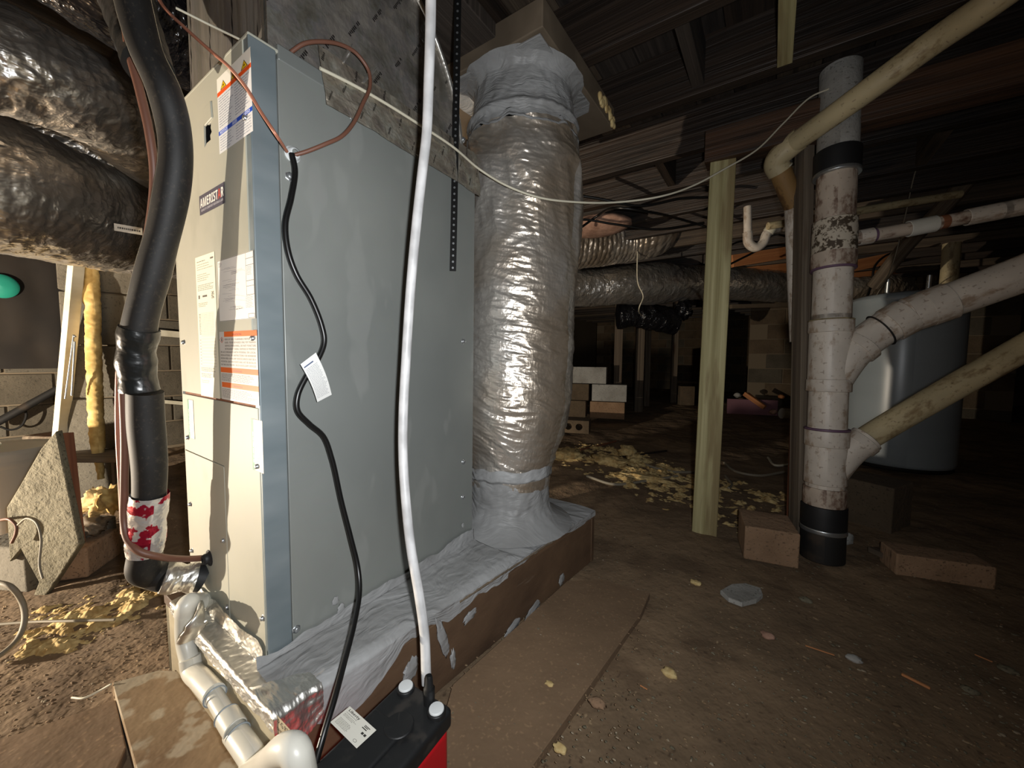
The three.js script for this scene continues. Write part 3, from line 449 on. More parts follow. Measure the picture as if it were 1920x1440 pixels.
// ---------------------------------------------------------------- foil plenum on top, tape over the joint
const TOPY = YB + H;
function printed(bg, ink, s, ang) { return globalThis.__cv(1024, 1024, (x, w, h) => { x.fillStyle = bg; x.fillRect(0, 0, w, h); for (let i = 0; i < 1500; i++) { const q = rnd() > 0.5 ? 255 : 0; x.fillStyle = `rgba(${q},${q},${q},0.03)`; x.beginPath(); x.arc(rnd() * w, rnd() * h, 10 + rnd() * 60, 0, 7); x.fill(); } x.fillStyle = ink; for (let j = 0; j < 7; j++) for (let i = 0; i < 4; i++) { x.save(); x.translate((i + 0.5 * (j % 2)) * w / 4 + 20, (j + 0.5) * h / 7); x.rotate(ang); for (let k = 0; k < 9; k++) if (rnd() > 0.15) x.fillRect(k * 12, -9, 8, 9 + 9 * rnd()); x.restore(); } }); }
{
  const tA = printed('#8a8478', 'rgba(20,18,18,0.75)', 1, 1.05); tA.wrapS = tA.wrapT = THREE.RepeatWrapping; tA.repeat.set(2.4, 2.4);
  M.foilPrint = std({ map: tA, metalness: 0.55, roughness: 0.42, bumpMap: M.foil.bumpMap, bumpScale: 0.006 });
  const P = thing('supply_plenum', 'foil faced duct board plenum elbow with printed lines on top of the cabinet', 'duct', null, V(0, TOPY + 0.006, 0));
  const x1 = 0.002, wd = 0.34, R = [];
  R.push(V(0, 0.0, -0.035)); R.push(V(0, 0.365, -0.035)); R.push(V(0, 0.37, -0.13));
  for (let i = 1; i <= 22; i++) { const a = Math.PI / 2 * (1 - i / 22); R.push(V(0, 0.37 * Math.sin(a), -0.13 - 0.36 * Math.cos(a))); }
  const sh = new THREE.Shape(R.map(p => new THREE.Vector2(-p.z, p.y)));
  const cheek = (x) => { const g = new THREE.ExtrudeGeometry(sh, { depth: 0.024, bevelEnabled: true, bevelSize: 0.002, bevelThickness: 0.002, bevelSegments: 1, curveSegments: 12 }); g.rotateY(Math.PI / 2); g.translate(x, 0, 0); return uvBox(g); };
  obj('cheek', cheek(x1 - 0.024), M.foilPrint, P); obj('cheek', cheek(x1 - wd), M.foilPrint, P);
  const wrap = grid(8, 60, (u, v) => { const f = v * (R.length - 1), i = Math.min(Math.floor(f), R.length - 2), p = R[i].clone().lerp(R[i + 1], f - i); const n = 0.004 * ridge3(u * 4, p.y * 14, p.z * 14, 2); return V(lerp(x1 - 0.005, x1 - wd + 0.005, u), p.y + 0.004 + n, p.z - 0.004 + (v < 0.1 ? 0.008 : 0)); }, (u, v) => [u * wd, v * 1.2]);
  obj('wrapper', wrap, M.foilPrint, P);
  const rim = sweep(R.slice(2).map(p => V(x1 + 0.006, p.y + 0.003, p.z - 0.003)), 0.006, { seg: 40, rs: 8 }); obj('edge_tape', rim, M.foilTape, P);
  // loose wrinkled bits of tape on the cheek
  for (const [a, b, w] of [[[640, 120], [655, 88], 0.016], [[676, 158], [700, 130], 0.02]]) { const p = PX(a[0], a[1], 0.012), q = PX(b[0], b[1], 0.012); const g = sweep([p, p.clone().lerp(q, 0.5).add(V(0.006, 0, 0)), q], w / 2, { seg: 20, rs: 10, flat: 0.3, bump: (s) => 0.004 * ridge3(s.x * 60, s.y * 60, s.z * 60, 2) }); g.translate(0, -TOPY - 0.006, 0); obj('tape_scrap', g, M.foilTape, P); }
  // tape strip lapped over the side sheet
  const tB = printed('#a39a8c', 'rgba(22,20,20,0.8)', 2, 1.2); tB.wrapS = tB.wrapT = THREE.RepeatWrapping; tB.repeat.set(3.4, 3.4);
  M.tapePrint = std({ map: tB, metalness: 0.6, roughness: 0.3, bumpMap: M.foil.bumpMap, bumpScale: 0.01 });
  const zA = PX(594, 150, 0.012).z, zB = -D + 0.004;
  const tg = grid(120, 26, (u, v) => { const z = lerp(zA, zB, u), tx = TOPY - 0.0; const wob = 0.008 * fbm3(z * 9, 3, 1, 3), hgt = lerp(0.05, 0.062, u) + wob; const s = v; const y = s < 0.35 ? tx + 0.05 - 0.045 * s / 0.35 : tx + 0.005 - hgt * (s - 0.35) / 0.65; const x = (s < 0.35 ? lerp(0.004, 0.0095, s / 0.35) : 0.0095) + TILT * -(H) * 1 + 0.0022 + 0.0035 * Math.max(0, ridge3(z * 26, y * 20, 2, 3)); return V(x - 0.001, y, z - 0.01 * v); }, (u, v) => [u * 0.5, v * 0.12]);
  solo('foil_tape_strip', tg, M.tapePrint, 'wrinkled printed foil tape along the upper edge of the grey cabinet side', 'tape');
}
// ---------------------------------------------------------------- base plenum under the cabinet
const BX = (z) => lerp(0.105, 0.2, (0.03 - z) / 1.01), BZ0 = 0.035, BZ1 = -0.98;
{
  const B = thing('base_plenum', 'low brown duct board box under the cabinet sealed with grey mastic', 'duct box', null, V(0, 0, 0));
  const poly = [V(-0.42, YB - 0.004, BZ0), V(BX(BZ0), YB - 0.004, BZ0), V(BX(BZ1), YB - 0.004, BZ1), V(-0.42, YB - 0.004, BZ1)];
  const top = slab(poly, 0.02); obj('top_board', top, M.boxSide, B);
  const wall = (a, b, mat, name, th = 0.024) => { const d = b.clone().sub(a), L = d.length(), g = rbox(L, YB - 0.026, th, 0.003); g.rotateY(-Math.atan2(d.z, d.x)); const n = V(-d.z, 0, d.x).normalize(); const c = a.clone().add(b).multiplyScalar(0.5).addScaledVector(n, -th / 2 * -1); g.translate(c.x, (YB - 0.026) / 2, c.z); return obj(name, g, mat, B); };
  wall(poly[1], poly[0], M.boxFront, 'front_board'); wall(poly[2].clone(), poly[1].clone(), M.boxSide, 'side_board'); wall(poly[3], poly[2], M.boxSide, 'rear_board'); wall(poly[0], poly[3], M.boxSide, 'side_board');
  // mastic coat: up the cabinet side, over the shelf and down the edge
  const coat = grid(360, 40, (u, v) => {
    const z = lerp(0.02, BZ1 + 0.004, u), bx = BX(z); const cab = z > -D ? 1 : 0;
    const h1 = cab * (0.022 + 0.02 * clamp(0.5 + fbm3(z * 8, 1, 5, 4) * 1.5) + 0.012 * sst(-0.3, -0.54, z)), dn = 0.012 + 0.045 * clamp(0.15 + fbm3(z * 6.5, 9, 2, 4) * 1.6) * (z > -0.5 ? 1 : 0.3) + 0.07 * bump2(z, 0, -0.08, 0, 0.13);
    const nz = 0.0025 * ridge3(z * 18, v * 3, 4, 3) + 0.0015 * fbm3(z * 60, v * 14, 2, 2);
    let x, y; const x0 = cab ? 0.004 : -0.2;
    if (v < 0.2) { const t = v / 0.2; x = cab ? 0.004 + 0.003 * t + Math.abs(nz) : lerp(-0.3, x0, t); y = YB + (cab ? lerp(h1, 0.006, t) : 0.003); }
    else if (v < 0.75) { const t = (v - 0.2) / 0.55; x = lerp(cab ? 0.007 : x0, bx, t); y = YB + 0.003 + 0.006 * (1 - t) ** 4 * cab + 0.0015 + nz + 0.004 * sst(0.85, 1, t) * -1; }
    else { const t = (v - 0.75) / 0.25; x = bx + 0.003 + nz * 0.8; y = YB - 0.001 - dn * t; }
    return V(x, y, z);
  }, (u, v) => [u, v * 0.25]);
  const co = obj('mastic_coat', coat, M.mastic, B); co.userData.label = 'brushed grey mastic';
  // crumpled foil tape along the foot of the front panels and around the corner
  const ft = grid(200, 44, (u, v) => {
    const x = lerp(-0.36, BX(0) + 0.004, u), edge = sst(0.92, 1, u); const nz = 0.004 * ridge3(x * 20, v * 3, 1, 3) + 0.002 * ridge3(x * 55, v * 9, 4, 2);
    const hi = 0.034 + 0.02 * fbm3(x * 9, 2, 8, 3) - 0.026 * sst(-0.03, 0.02, x), lo = 0.022 + 0.012 * fbm3(x * 7, 5, 1, 3);
    let y, z; if (v < 0.35) { const t = v / 0.35; y = YB + hi * (1 - t) + 0.004; z = 0.004 + 0.003 * t + nz * 0.6; if (x > -0.004) { y = Math.min(y, YB + 0.006); } }
    else if (v < 0.6) { const t = (v - 0.35) / 0.25; y = YB + 0.004 + nz * 0.7 - 0.002 * t; z = lerp(0.007, BZ0 + 0.006, t); }
    else { const t = (v - 0.6) / 0.4; y = YB + 0.001 - lo * t; z = BZ0 + 0.005 + nz * 0.7; }
    return V(x, y, z);
  }, (u, v) => [u * 0.5, v * 0.13]);
  obj('corner_tape', ft, M.foilTape, B);
  const ft2 = grid(60, 30, (u, v) => { const z = lerp(BZ0 + 0.006, -0.03, u), bx = BX(z), nz = 0.005 * Math.max(0, ridge3(z * 26, v * 5, 9, 3)); const lo = 0.1 - 0.05 * u + 0.012 * fbm3(z * 12, 3, 3, 2); let x, y; if (v < 0.35) { x = lerp(0.03 + 0.05 * u, bx + 0.006, v / 0.35); y = YB + 0.007 + nz; } else { x = bx + 0.006 + nz; y = YB + 0.004 - lo * (v - 0.35) / 0.65; } return V(x, y, z); }, (u, v) => [u * 0.2, v * 0.15]);
  obj('corner_tape', ft2, M.foilTape, B);
  // print on the front facing
  const tp = globalThis.__cv(512, 160, (x, w, h) => { x.clearRect(0, 0, w, h); x.fillStyle = '#b5ac94'; x.fillRect(0, 0, w, h); x.fillStyle = '#2b2720'; x.font = 'bold 62px sans-serif'; x.fillText('181A-P-G 837', 20, 66, w - 40); x.font = 'bold 36px sans-serif'; x.fillText('DUCT BOARD', 40, 122); x.fillRect(300, 92, 170, 34); });
  const q0 = PZ(505, 1372, BZ0 + 0.0015), q1 = PZ(555, 1338, BZ0 + 0.0015); const pg = new THREE.PlaneGeometry(0.085, 0.03); pg.translate((q0.x + q1.x) / 2, (q0.y + q1.y) / 2 - 0.01, BZ0 + 0.002); obj('printed_mark', pg, std({ map: tp, roughness: 0.5, metalness: 0.3 }), B);
  // old mastic smears wiped over the brown side
  for (const [px, py, x, ry, rz, tl] of [[826, 1195, .128, 0.05, 0.012, 0.35], [843, 1232, .128, 0.022, 0.008, 0.1], [1000, 1135, .16, 0.014, 0.07, 0.0], [960, 1170, .15, 0.012, 0.05, 0.0], [1052, 1085, .178, 0.016, 0.022, 0.0], [880, 1150, .138, 0.01, 0.03, 0.0], [765, 1250, .118, 0.022, 0.02, 0.2]]) { const q = PX(px, py, x); const g = lump(V(0, 0, 0), 1, 0.7, 3, V(0.0035, ry, rz), 2.2); g.rotateX(tl); g.rotateY(0.094); q.x = BX(q.z) + 0.0015; q.y = Math.max(q.y, ry * 0.7); g.translate(q.x, q.y, q.z); obj('mastic_smear', g, M.mastic, B); }
  // mastic dabs and a torn fibre edge
  for (const [px, py, r] of [[856, 1015, 0.008], [868, 985, 0.006], [640, 1142, 0.01], [629, 1127, 0.008], [820, 1105, 0.004], [829, 1112, 0.004]]) { const p = PX(px, py, 0.0035); obj('mastic_dab', lump(V(p.x, p.y, p.z), r, 0.4, 2, V(0.2, 1.1, 0.8)), M.mastic, B); }
  const fe = grid(140, 6, (u, v) => { const z = lerp(-0.33, -0.72, u), bx = BX(z); return V(bx + 0.004 + 0.002 * Math.sin(v * 3.1) + 0.002 * fbm3(z * 200, v * 4, 1, 2), YB - 0.006 - 0.007 * v + 0.002 * fbm3(z * 90, 0, v, 2), z); }, (u, v) => [u, v * 0.02]);
  obj('torn_edge', fe, M.kraft, B);
}
// ---------------------------------------------------------------- vertical foil duct behind the cabinet
const dz = 1.31;
{
  const b0 = DP(955, 985, 1.27), b1 = DP(955, 905, 1.27), c1 = DP(966, 700, 1.28), c2 = DP(976, 500, 1.275), c3 = DP(981, 300, 1.25), c4 = DP(981, 190, 1.22);
  const Dt = thing('flex_duct', 'upright crinkled silver foil duct standing behind the grey cabinet', 'duct', null, V(b0.x, YB, b0.z));
  const loc = (g) => { g.translate(-b0.x, -YB, -b0.z); return g; };
  const rad = (v) => lerp(0.128, 0.186, sst(0, 0.25, v)) - 0.02 * sst(0.9, 1, v);
  const sl = sweep([b1, c1, c2, c3, DP(980, 265, 1.24)], (v) => rad(v), { seg: 420, rs: 220, cap: false, bump: (p, v, a) => { const up = sst(0.35, 0.95, v); const A = lerp(0.008, 0.026, up); const w = 0.06 * n3(p.x * 6, p.y * 5, p.z * 6); return A * ridge3(p.x * 5 + p.y * 1.5, (p.y + w) * lerp(15, 9.5, up) + p.x * 4, p.z * 4, 3) + 0.0032 * ridge3(p.x * 14, p.y * 46 + p.x * 9, p.z * 14, 2) - A * 0.3; } });
  obj('foil_sleeve', loc(sl), M.foil, Dt);
  const bc = V(b0.x, YB + 0.002, b0.z); const axis = b1.clone().sub(bc);
  const col = grid(120, 40, (u, v) => { const a = u * Math.PI * 2, h = v * 0.19; const r = 0.122 + 0.075 * Math.pow(1 - clamp(v * 2.2), 3) + (v > 0.8 ? 0.014 : 0.004) + 0.006 * ridge3(Math.cos(a) * 3, h * 16, Math.sin(a) * 3, 3); const c = bc.clone().addScaledVector(axis, v * 1.16); c.y = YB + 0.006 + h * (1 + 0.12 * fbm3(Math.cos(a) * 2, 3, Math.sin(a) * 2, 2) * v); return V(c.x + Math.cos(a) * r, c.y, c.z + Math.sin(a) * r); }, (u, v) => [u * 0.8, v * 0.2], true);
  obj('mastic_collar', loc(col), M.mastic, Dt);
  // boot box under the joists with mastic cone
  const near = FL(1000, 60, 1.57), far = FL(1165, 240, 1.57); const xr = (near.x + far.x) / 2;
  const BB = thing('duct_boot', 'brown duct board box under the joists smeared with grey mastic', 'duct box', null, V(xr - 0.25, 1.57, (near.z + far.z) / 2));
  const bl = (g) => { g.translate(-(xr - 0.25), -1.57, -(near.z + far.z) / 2); return g; };
  const bx = rbox(0.5, 0.078, near.z - far.z, 0.004); bx.translate(0, 0.04, 0); obj('box', bx, M.kraft, BB);
  const edge = []; for (let i = 0; i < 15; i++) { const t = i / 14, m = lump(V(0.252, 0.03 + rr(-0.02, 0.02), lerp(-0.12, -0.262, t)), rr(0.009, 0.015), 0.4, 1, V(0.6, 1.2, 1)); edge.push(m); } obj('frayed_insulation', edge, M.insul, BB);
  const tc = V(DP(981, 190, 1.22).x, 1.57, DP(981, 190, 1.22).z), low = DP(980, 285, 1.24);
  const cone = grid(140, 50, (u, v) => { const a = u * Math.PI * 2; const c = low.clone().lerp(tc, v); const r = lerp(0.172, 0.145, v) + 0.04 * Math.pow(clamp((v - 0.8) / 0.2), 2) * (1 + 0.25 * fbm3(Math.cos(a) * 2, 1, Math.sin(a) * 2, 3)) + 0.012 * Math.exp(-((v - 0.28) ** 2) / 0.004) + 0.006 * ridge3(Math.cos(a) * 4, c.y * 14, Math.sin(a) * 4, 3) + (v < 0.06 ? 0.006 : 0); return V(c.x + Math.cos(a) * r, Math.min(c.y + (v < 0.15 ? 0.025 * fbm3(Math.cos(a) * 3, 5, Math.sin(a) * 3, 3) : 0), 1.5695), c.z + Math.sin(a) * r); }, (u, v) => [u * 1.2, v * 0.35], true);
  obj('mastic_cone', bl(cone), M.mastic, BB);
  const sm = []; for (let i = 0; i < 26; i++) { const a = i / 26 * 6.28; sm.push(V(tc.x + Math.cos(a) * (0.235 + 0.05 * n3(a * 2, 1, 3)), 1.5685, tc.z - 0.01 + Math.sin(a) * (0.235 + 0.05 * n3(a * 2, 6, 3)))); }
  const smp = sm.map(p => V(Math.min(p.x, xr - 0.012 - 0.012 * rnd()), p.y, clamp(p.z, far.z + 0.012, near.z - 0.012))); obj('mastic_smear', bl(slab(smp, 0.003)), M.mastic, BB);
}
// trunk board to the upper left of the boot
{ const p = FL(937, 80, 1.61); const g = rbox(0.72, 0.04, 0.62, 0.003); g.translate(p.x - 0.36, 1.632, p.z + 0.31); const P = solo('trunk_duct', g, M.deck, 'flat grey duct board panel under the joists beside the plenum elbow', 'duct panel'); }

// ---------------------------------------------------------------- left hand foil ducts
function flex(name, label, pts, r, mat, amp, ribs, parts) {
  const g = sweep(pts, r, { seg: 260, rs: 120, bump: (p, v, a, s) => amp * ridge3(p.x * 9, p.y * 9, p.z * 9, 3) + amp * 0.75 * ridge3(p.x * 22, p.y * 26, p.z * 26, 2) + (ribs ? 0.006 * Math.abs(Math.sin(s * 75 + a)) * sst(ribs[0], ribs[1], v) : 0) });
  return solo(name, g, mat, label, 'duct');
}
{
  const L = thing('flex_duct', 'large horizontal silver foil duct crossing in front of the concrete pier', 'duct', null, V(0, 0, 0));
  const pts = [DP(-330, 270, 1.0), DP(-120, 325, 1.12), DP(0, 350, 1.24), DP(110, 384, 1.42), DP(200, 410, 1.62), DP(290, 432, 1.86), DP(345, 445, 2.1)];
  const g = sweep(pts, 0.205, { seg: 300, rs: 140, bump: (p, v, a, s) => 0.007 * ridge3(p.x * 9, p.y * 9, p.z * 9, 3) + 0.007 * ridge3(p.x * 24, p.y * 24, p.z * 24, 3) + 0.008 * Math.abs(Math.sin(s * 55 + a)) * sst(0.45, 0.6, v) });
  obj('foil_sleeve', g, M.foilOld, L);
  const lt = globalThis.__cv(256, 64, (x, w, h) => { x.fillStyle = '#e8e4d8'; x.fillRect(0, 0, w, h); x.fillStyle = '#4d4a46'; let p = 30; while (p < 220) { const l = 8 + rnd() * 14; x.fillRect(p, 24, l, 16); p += l + 5; } });
  const c = DP(241, 430, 1.43); const pg = new THREE.PlaneGeometry(0.075, 0.026); pg.lookAt(CAM.clone().sub(c)); pg.translate(c.x, c.y, c.z); const lb = obj('sticker', pg, std({ map: lt, roughness: 0.6 }), L); lb.userData.label = 'small white printed sticker';
}
flex('flex_duct', 'foil duct overhead at upper left, touching the joists', [DP(-300, 50, 0.8), DP(-80, 92, 0.9), DP(60, 132, 1.0), DP(170, 188, 1.14), DP(250, 256, 1.35), DP(300, 300, 1.56)], 0.115, M.foilOld, 0.01, null);
flex('flex_duct', 'sagging crumpled foil duct between two larger silver ducts', [DP(-200, 192, 1.24), DP(0, 237, 1.36), DP(120, 270, 1.46), DP(220, 312, 1.6), DP(290, 345, 1.75), DP(330, 365, 1.9)], 0.09, M.foilOld, 0.016, null);
{ // black duct added over the lit boards, for the dark void at top left
  const g = sweep([DP(100, -120, .74), DP(190, -50, .8), DP(300, 30, .9), DP(380, 80, .98), DP(425, 112, 1.05)], 0.115, { seg: 120, rs: 60, bump: (p) => 0.01 * ridge3(p.x * 12, p.y * 12, p.z * 12, 3) }); solo('dark_void_duct', g, M.blackPoly, 'black duct added for the dark void behind the insulated line', 'duct');
}
// ---------------------------------------------------------------- insulated refrigerant line
const lineZ = [[240, -40, 0.560], [258, 40, 0.570], [276, 100, 0.577], [308, 170, 0.590], [326, 240, 0.607], [330, 300, 0.617], [315, 400, 0.633], [290, 500, 0.647], [264, 600, 0.660], [256, 660, 0.672], [262, 720, 0.684], [271, 790, 0.698], [280, 880, 0.713], [277, 980, 0.732], [271, 1050, 0.745], [268, 1085, 0.750]];
const LP = lineZ.map(q => DP(...q));
{
  const Ls = thing('refrigerant_line', 'thick black insulated refrigerant pipe hanging in front of the cabinet', 'pipe', null, V(0, 0, 0));
  const up = LP.slice(0, 11); obj('insulation', sweep(up, (v) => 0.0212 + 0.0032 * v + 0.0006 * Math.sin(v * 30), { seg: 200, rs: 40 }), M.foam, Ls);
  obj('tape_wrap', sweep([DP(262, 615, 0.663), DP(256, 660, 0.672), DP(258, 700, 0.680), DP(263, 732, 0.686)], (v) => 0.0262 + 0.0012 * Math.sin(v * 14), { seg: 60, rs: 40, bump: (p) => 0.0016 * ridge3(p.x * 40, p.y * 40, p.z * 40, 2) }), M.tapeBlack, Ls);
  const elbow = [DP(272, 735, 0.687), DP(274, 790, 0.698), DP(281, 880, 0.713), DP(277, 980, 0.732), DP(272, 1040, 0.743), DP(270, 1068, 0.748)]; const E = DP(270, 1068, 0.748);
  const face = V(onAH(386, 1080).x, YB + onAH(386, 1080).y, 0.004); const dirS = face.clone().sub(E);
  const low = [...elbow.slice(0, 5), E, E.clone().add(V(-0.006, -0.02, -0.016)), E.clone().addScaledVector(dirS, 0.35).add(V(0, -0.012, 0))];
  obj('insulation', sweep(low, (v) => 0.0256 + 0.001 * Math.sin(v * 9), { seg: 160, rs: 40 }), M.foam, Ls);
  obj('printed_tape', sweep([DP(281, 925, 0.722), DP(278, 970, 0.730), DP(274, 1010, 0.738), DP(272, 1035, 0.742)], 0.0276, { seg: 70, rs: 60, bump: (p) => 0.0018 * ridge3(p.x * 50, p.y * 50, p.z * 50, 3) + 0.0012 * Math.sin(p.y * 90), cap: false }), M.redTape, Ls).userData.label = 'silver tape with red print';
  obj('foil_wrap', sweep([E.clone().addScaledVector(dirS, 0.3).add(V(0, -0.012, 0)), E.clone().addScaledVector(dirS, 0.6).add(V(0, -0.006, 0)), E.clone().addScaledVector(dirS, 0.86)], (v) => 0.027 + 0.002 * Math.sin(v * 8), { seg: 60, rs: 60, bump: (p) => 0.003 * ridge3(p.x * 50, p.y * 50, p.z * 50, 3) }), M.foilTape, Ls);
  obj('stub_grommet', sweep([E.clone().addScaledVector(dirS, 0.8), face], 0.027, { seg: 8, rs: 30, straight: true }), M.rubber, Ls);
  // thin liquid line and control cable taped alongside
  obj('liquid_line', wire([[222, -20, 0.588], [238, 60, 0.588], [243, 97, 0.593], [262, 170, 0.601], [280, 250, 0.612], [289, 330, 0.627], [281, 420, 0.643], [261, 510, 0.656], [238, 600, 0.658], [230, 640, 0.663], [229, 700, 0.671], [231, 740, 0.678], [234, 830, 0.696], [233, 920, 0.710], [233, 980, 0.715], [240, 1012, 0.710], [262, 1034, 0.708], [300, 1044, 0.727], [345, 1048, 0.771], [388, 1046, 0.812]].map(q => DP(...q)), 0.0062, 220, 12), M.wireBrown, Ls);
  obj('liquid_line', wire([[228, 630, 0.667], [222, 700, 0.676], [221, 800, 0.693], [226, 900, 0.709], [231, 1000, 0.721]].map(q => DP(...q)), 0.004, 60, 8), M.wireCopper, Ls);
}
// black bundle where the lines come out of the joists
{ const g = sweep([DP(225, -60, .7), DP(240, 10, .68), DP(262, 75, .64), DP(280, 130, .61)], (v) => 0.042 - 0.012 * v, { seg: 60, rs: 30, bump: (p) => 0.004 * ridge3(p.x * 20, p.y * 20, p.z * 20, 2) }); solo('tape_bundle', g, M.tapeBlack, 'black taped bundle of lines at the top of the insulated pipe', 'tape'); }

// ---------------------------------------------------------------- condensate drain in white pvc
{
  const Dn = thing('drain_pipe', 'white plastic condensate drain running along the foot of the cabinet', 'pipe', null, V(0, 0, 0));
  const r = 0.0134, R2 = 0.0172; const z0 = 0.05;
  const a0 = V(onAH(388, 1122).x, YB + onAH(388, 1122).y, 0.004), a1 = PZ(352, 1132, z0 - 0.004), a2 = PZ(346, 1150, z0), a3 = PZ(347, 1200, z0), a4 = PZ(360, 1255, z0), a5 = PZ(378, 1275, z0 + 0.002);
  obj('trap_body', sweep([a0, a0.clone().lerp(a1, 0.6), a1, a2], R2, { seg: 40, rs: 24 }), M.pvcClean, Dn);
  obj('trap_body', sweep([a2.clone().add(V(0, 0.006, 0)), a3, a4], r * 1.12, { seg: 30, rs: 24 }), M.pvcClean, Dn);
  obj('elbow', sweep([PZ(356, 1232, z0), a4, a5, PZ(402, 1302, z0 + 0.003)], R2, { seg: 36, rs: 24 }), M.pvcClean, Dn);
  const e0 = PZ(398, 1298, z0 + 0.003), e1 = PZ(476, 1424, z0 + 0.006), e2 = PZ(500, 1470, z0 + 0.006); const dd = e1.clone().sub(e0).normalize();
  obj('pipe', pipe(e0, e2, r, 24), M.pvcClean, Dn);
  obj('coupling', ringAt(PZ(426, 1342, z0 + 0.004), dd, R2, 0.036), M.pvcClean, Dn);
  for (const [x, y] of [[403, 1305], [424, 1341], [446, 1376]]) obj('glue_ring', ringAt(PZ(x, y, z0 + 0.0035), dd, R2 + 0.0006, 0.0025), M.tank, Dn);
  const t0 = PZ(462, 1452, z0 + 0.006), t1 = V(0.145, 0.205, 0.055), t2 = V(0.185, 0.222, 0.055), t3 = V(0.222, 0.205, 0.05), t4 = V(0.232, 0.16, 0.046);
  const q1 = DP(505, 1426, .5), q2 = DP(534, 1404, .47), q3 = DP(553, 1408, .46), q4 = DP(565, 1452, .46);
  obj('tee', sweep([PZ(440, 1372, z0 + 0.004), e1, e2], R2, { seg: 20, rs: 24 }), M.pvcClean, Dn);
  obj('elbow', sweep([DP(455, 1462, .56), q1, q2, q3, q4, DP(569, 1490, .46)], R2, { seg: 60, rs: 24 }), M.pvcClean, Dn);
  obj('foil_scrap', sweep([a0.clone().add(V(0.012, 0, 0.01)), PZ(372, 1165, z0 + 0.01), PZ(352, 1198, z0 + 0.016)], 0.014, { seg: 40, rs: 24, flat: 0.35, bump: (p) => 0.005 * ridge3(p.x * 50, p.y * 50, p.z * 50, 2) }), M.foilTape, Dn);
}
// ---------------------------------------------------------------- condensate pump
const PT = 0.17;
{
  const fl = FL(758, 1264, PT), fr = FL(850, 1319, PT), nl = FL(632, 1424, PT);
  const ux = fr.clone().sub(fl); const wdt = ux.length(); ux.normalize(); const uz = V(-ux.z, 0, ux.x); const len = 0.25, c = fl.clone().addScaledVector(ux, wdt / 2).addScaledVector(uz, len / 2);
  if (uz.z < 0) uz.negate(); c.copy(fl).addScaledVector(ux, wdt / 2).addScaledVector(uz, len / 2);
  const Pp = thing('condensate_pump', 'black and red condensate pump on the ground beside the base box', 'pump', null, V(c.x, 0, c.z)); Pp.rotation.y = -Math.atan2(ux.z, ux.x);
  const b = (w, h, d, x, y, z, rad = 0.006, sg = 3) => { const g = rbox(w, h, d, rad, sg); g.translate(x, y, z); return g; };
  obj('tank', b(wdt * 0.96, 0.135, len * 0.965, 0, 0.0715, 0, 0.014), M.red, Pp);
  obj('lid', [b(wdt, 0.034, len, 0, 0.148, 0, 0.009), b(wdt * 0.62, 0.012, len * 0.7, -wdt * 0.12, 0.164, 0.03, 0.005)], M.plasticBlack, Pp);
  obj('motor_cover', [turned([[0, 0.003], [0.02, 0.003], [0.022, 0.001], [0.022, 0]].reverse(), V(0.008, PT - 0.001, -0.055), V(0, 1, 0), 26)], M.plasticBlack, Pp);
  for (const [x, z] of [[-wdt * 0.3, -len * 0.43], [wdt * 0.36, -len * 0.41]]) { const bs = turned([[0, 0.008], [0.0125, 0.008], [0.0145, 0.006], [0.0145, 0]].reverse(), V(x, 0.163, z), V(0, 1, 0), 26); obj('port_boss', bs, M.plasticBlack, Pp); obj('port_plug', turned([[0, 0.004], [0.0105, 0.004], [0.0118, 0.0025], [0.0118, 0]].reverse(), V(x, 0.1705, z), V(0, 1, 0), 26), M.whitePlastic, Pp); }
  obj('hose_barb', turned([[0.004, 0.05], [0.0055, 0.046], [0.0065, 0.03], [0.009, 0.028], [0.009, 0]].reverse(), V(wdt * 0.16, 0.162, -len * 0.44), V(0, 1, 0), 18), M.plasticBlack, Pp);
  const lt = globalThis.__cv(512, 440, (x, w, h) => { x.fillStyle = '#e4e2d6'; x.fillRect(0, 0, w, h); x.fillStyle = '#2d2c2a'; x.font = 'bold 62px sans-serif'; x.fillText('Liberty', 36, 78); x.font = '24px sans-serif'; x.fillText('Condensate Pump', 36, 120); const L = (x0, y0, n, wd, dy) => { x.fillStyle = '#77746c'; for (let i = 0; i < n; i++) { let p = x0; while (p < x0 + wd * (0.7 + 0.3 * rnd())) { const l = 8 + 22 * rnd(); x.fillRect(p, y0 + i * dy, l, 7); p += l + 7; } } }; L(36, 145, 3, 240, 20); L(36, 250, 7, 250, 20); x.fillStyle = '#3a3835'; x.fillRect(360, 60, 90, 14); x.fillRect(360, 84, 70, 14); x.fillRect(350, 116, 80, 18); x.fillRect(400, 180, 34, 44); x.fillRect(444, 180, 34, 44); x.lineWidth = 5; x.strokeStyle = '#55524c'; x.beginPath(); x.arc(420, 372, 24, 0, 7); x.stroke(); });
  const pl = FL(657, 1325, PT), pr = FL(707, 1370, PT), pb = FL(665, 1404, PT), pll = FL(620, 1355, PT); const lx = pr.clone().sub(pl), ly = pll.clone().sub(pl);
  const pg = new THREE.PlaneGeometry(lx.length(), ly.length()); pg.rotateX(-Math.PI / 2); pg.rotateY(-Math.atan2(lx.z, lx.x)); const lc = pl.clone().add(pr).add(pb).add(pll).multiplyScalar(0.25); const m = obj('rating_sticker', pg, std({ map: lt, roughness: 0.4 }), Pp); Pp.updateMatrixWorld(true); pg.translate(lc.x, PT + 0.0008, lc.z); pg.applyMatrix4(Pp.matrixWorld.clone().invert());
  m.userData.label = 'white printed rating sticker';
}
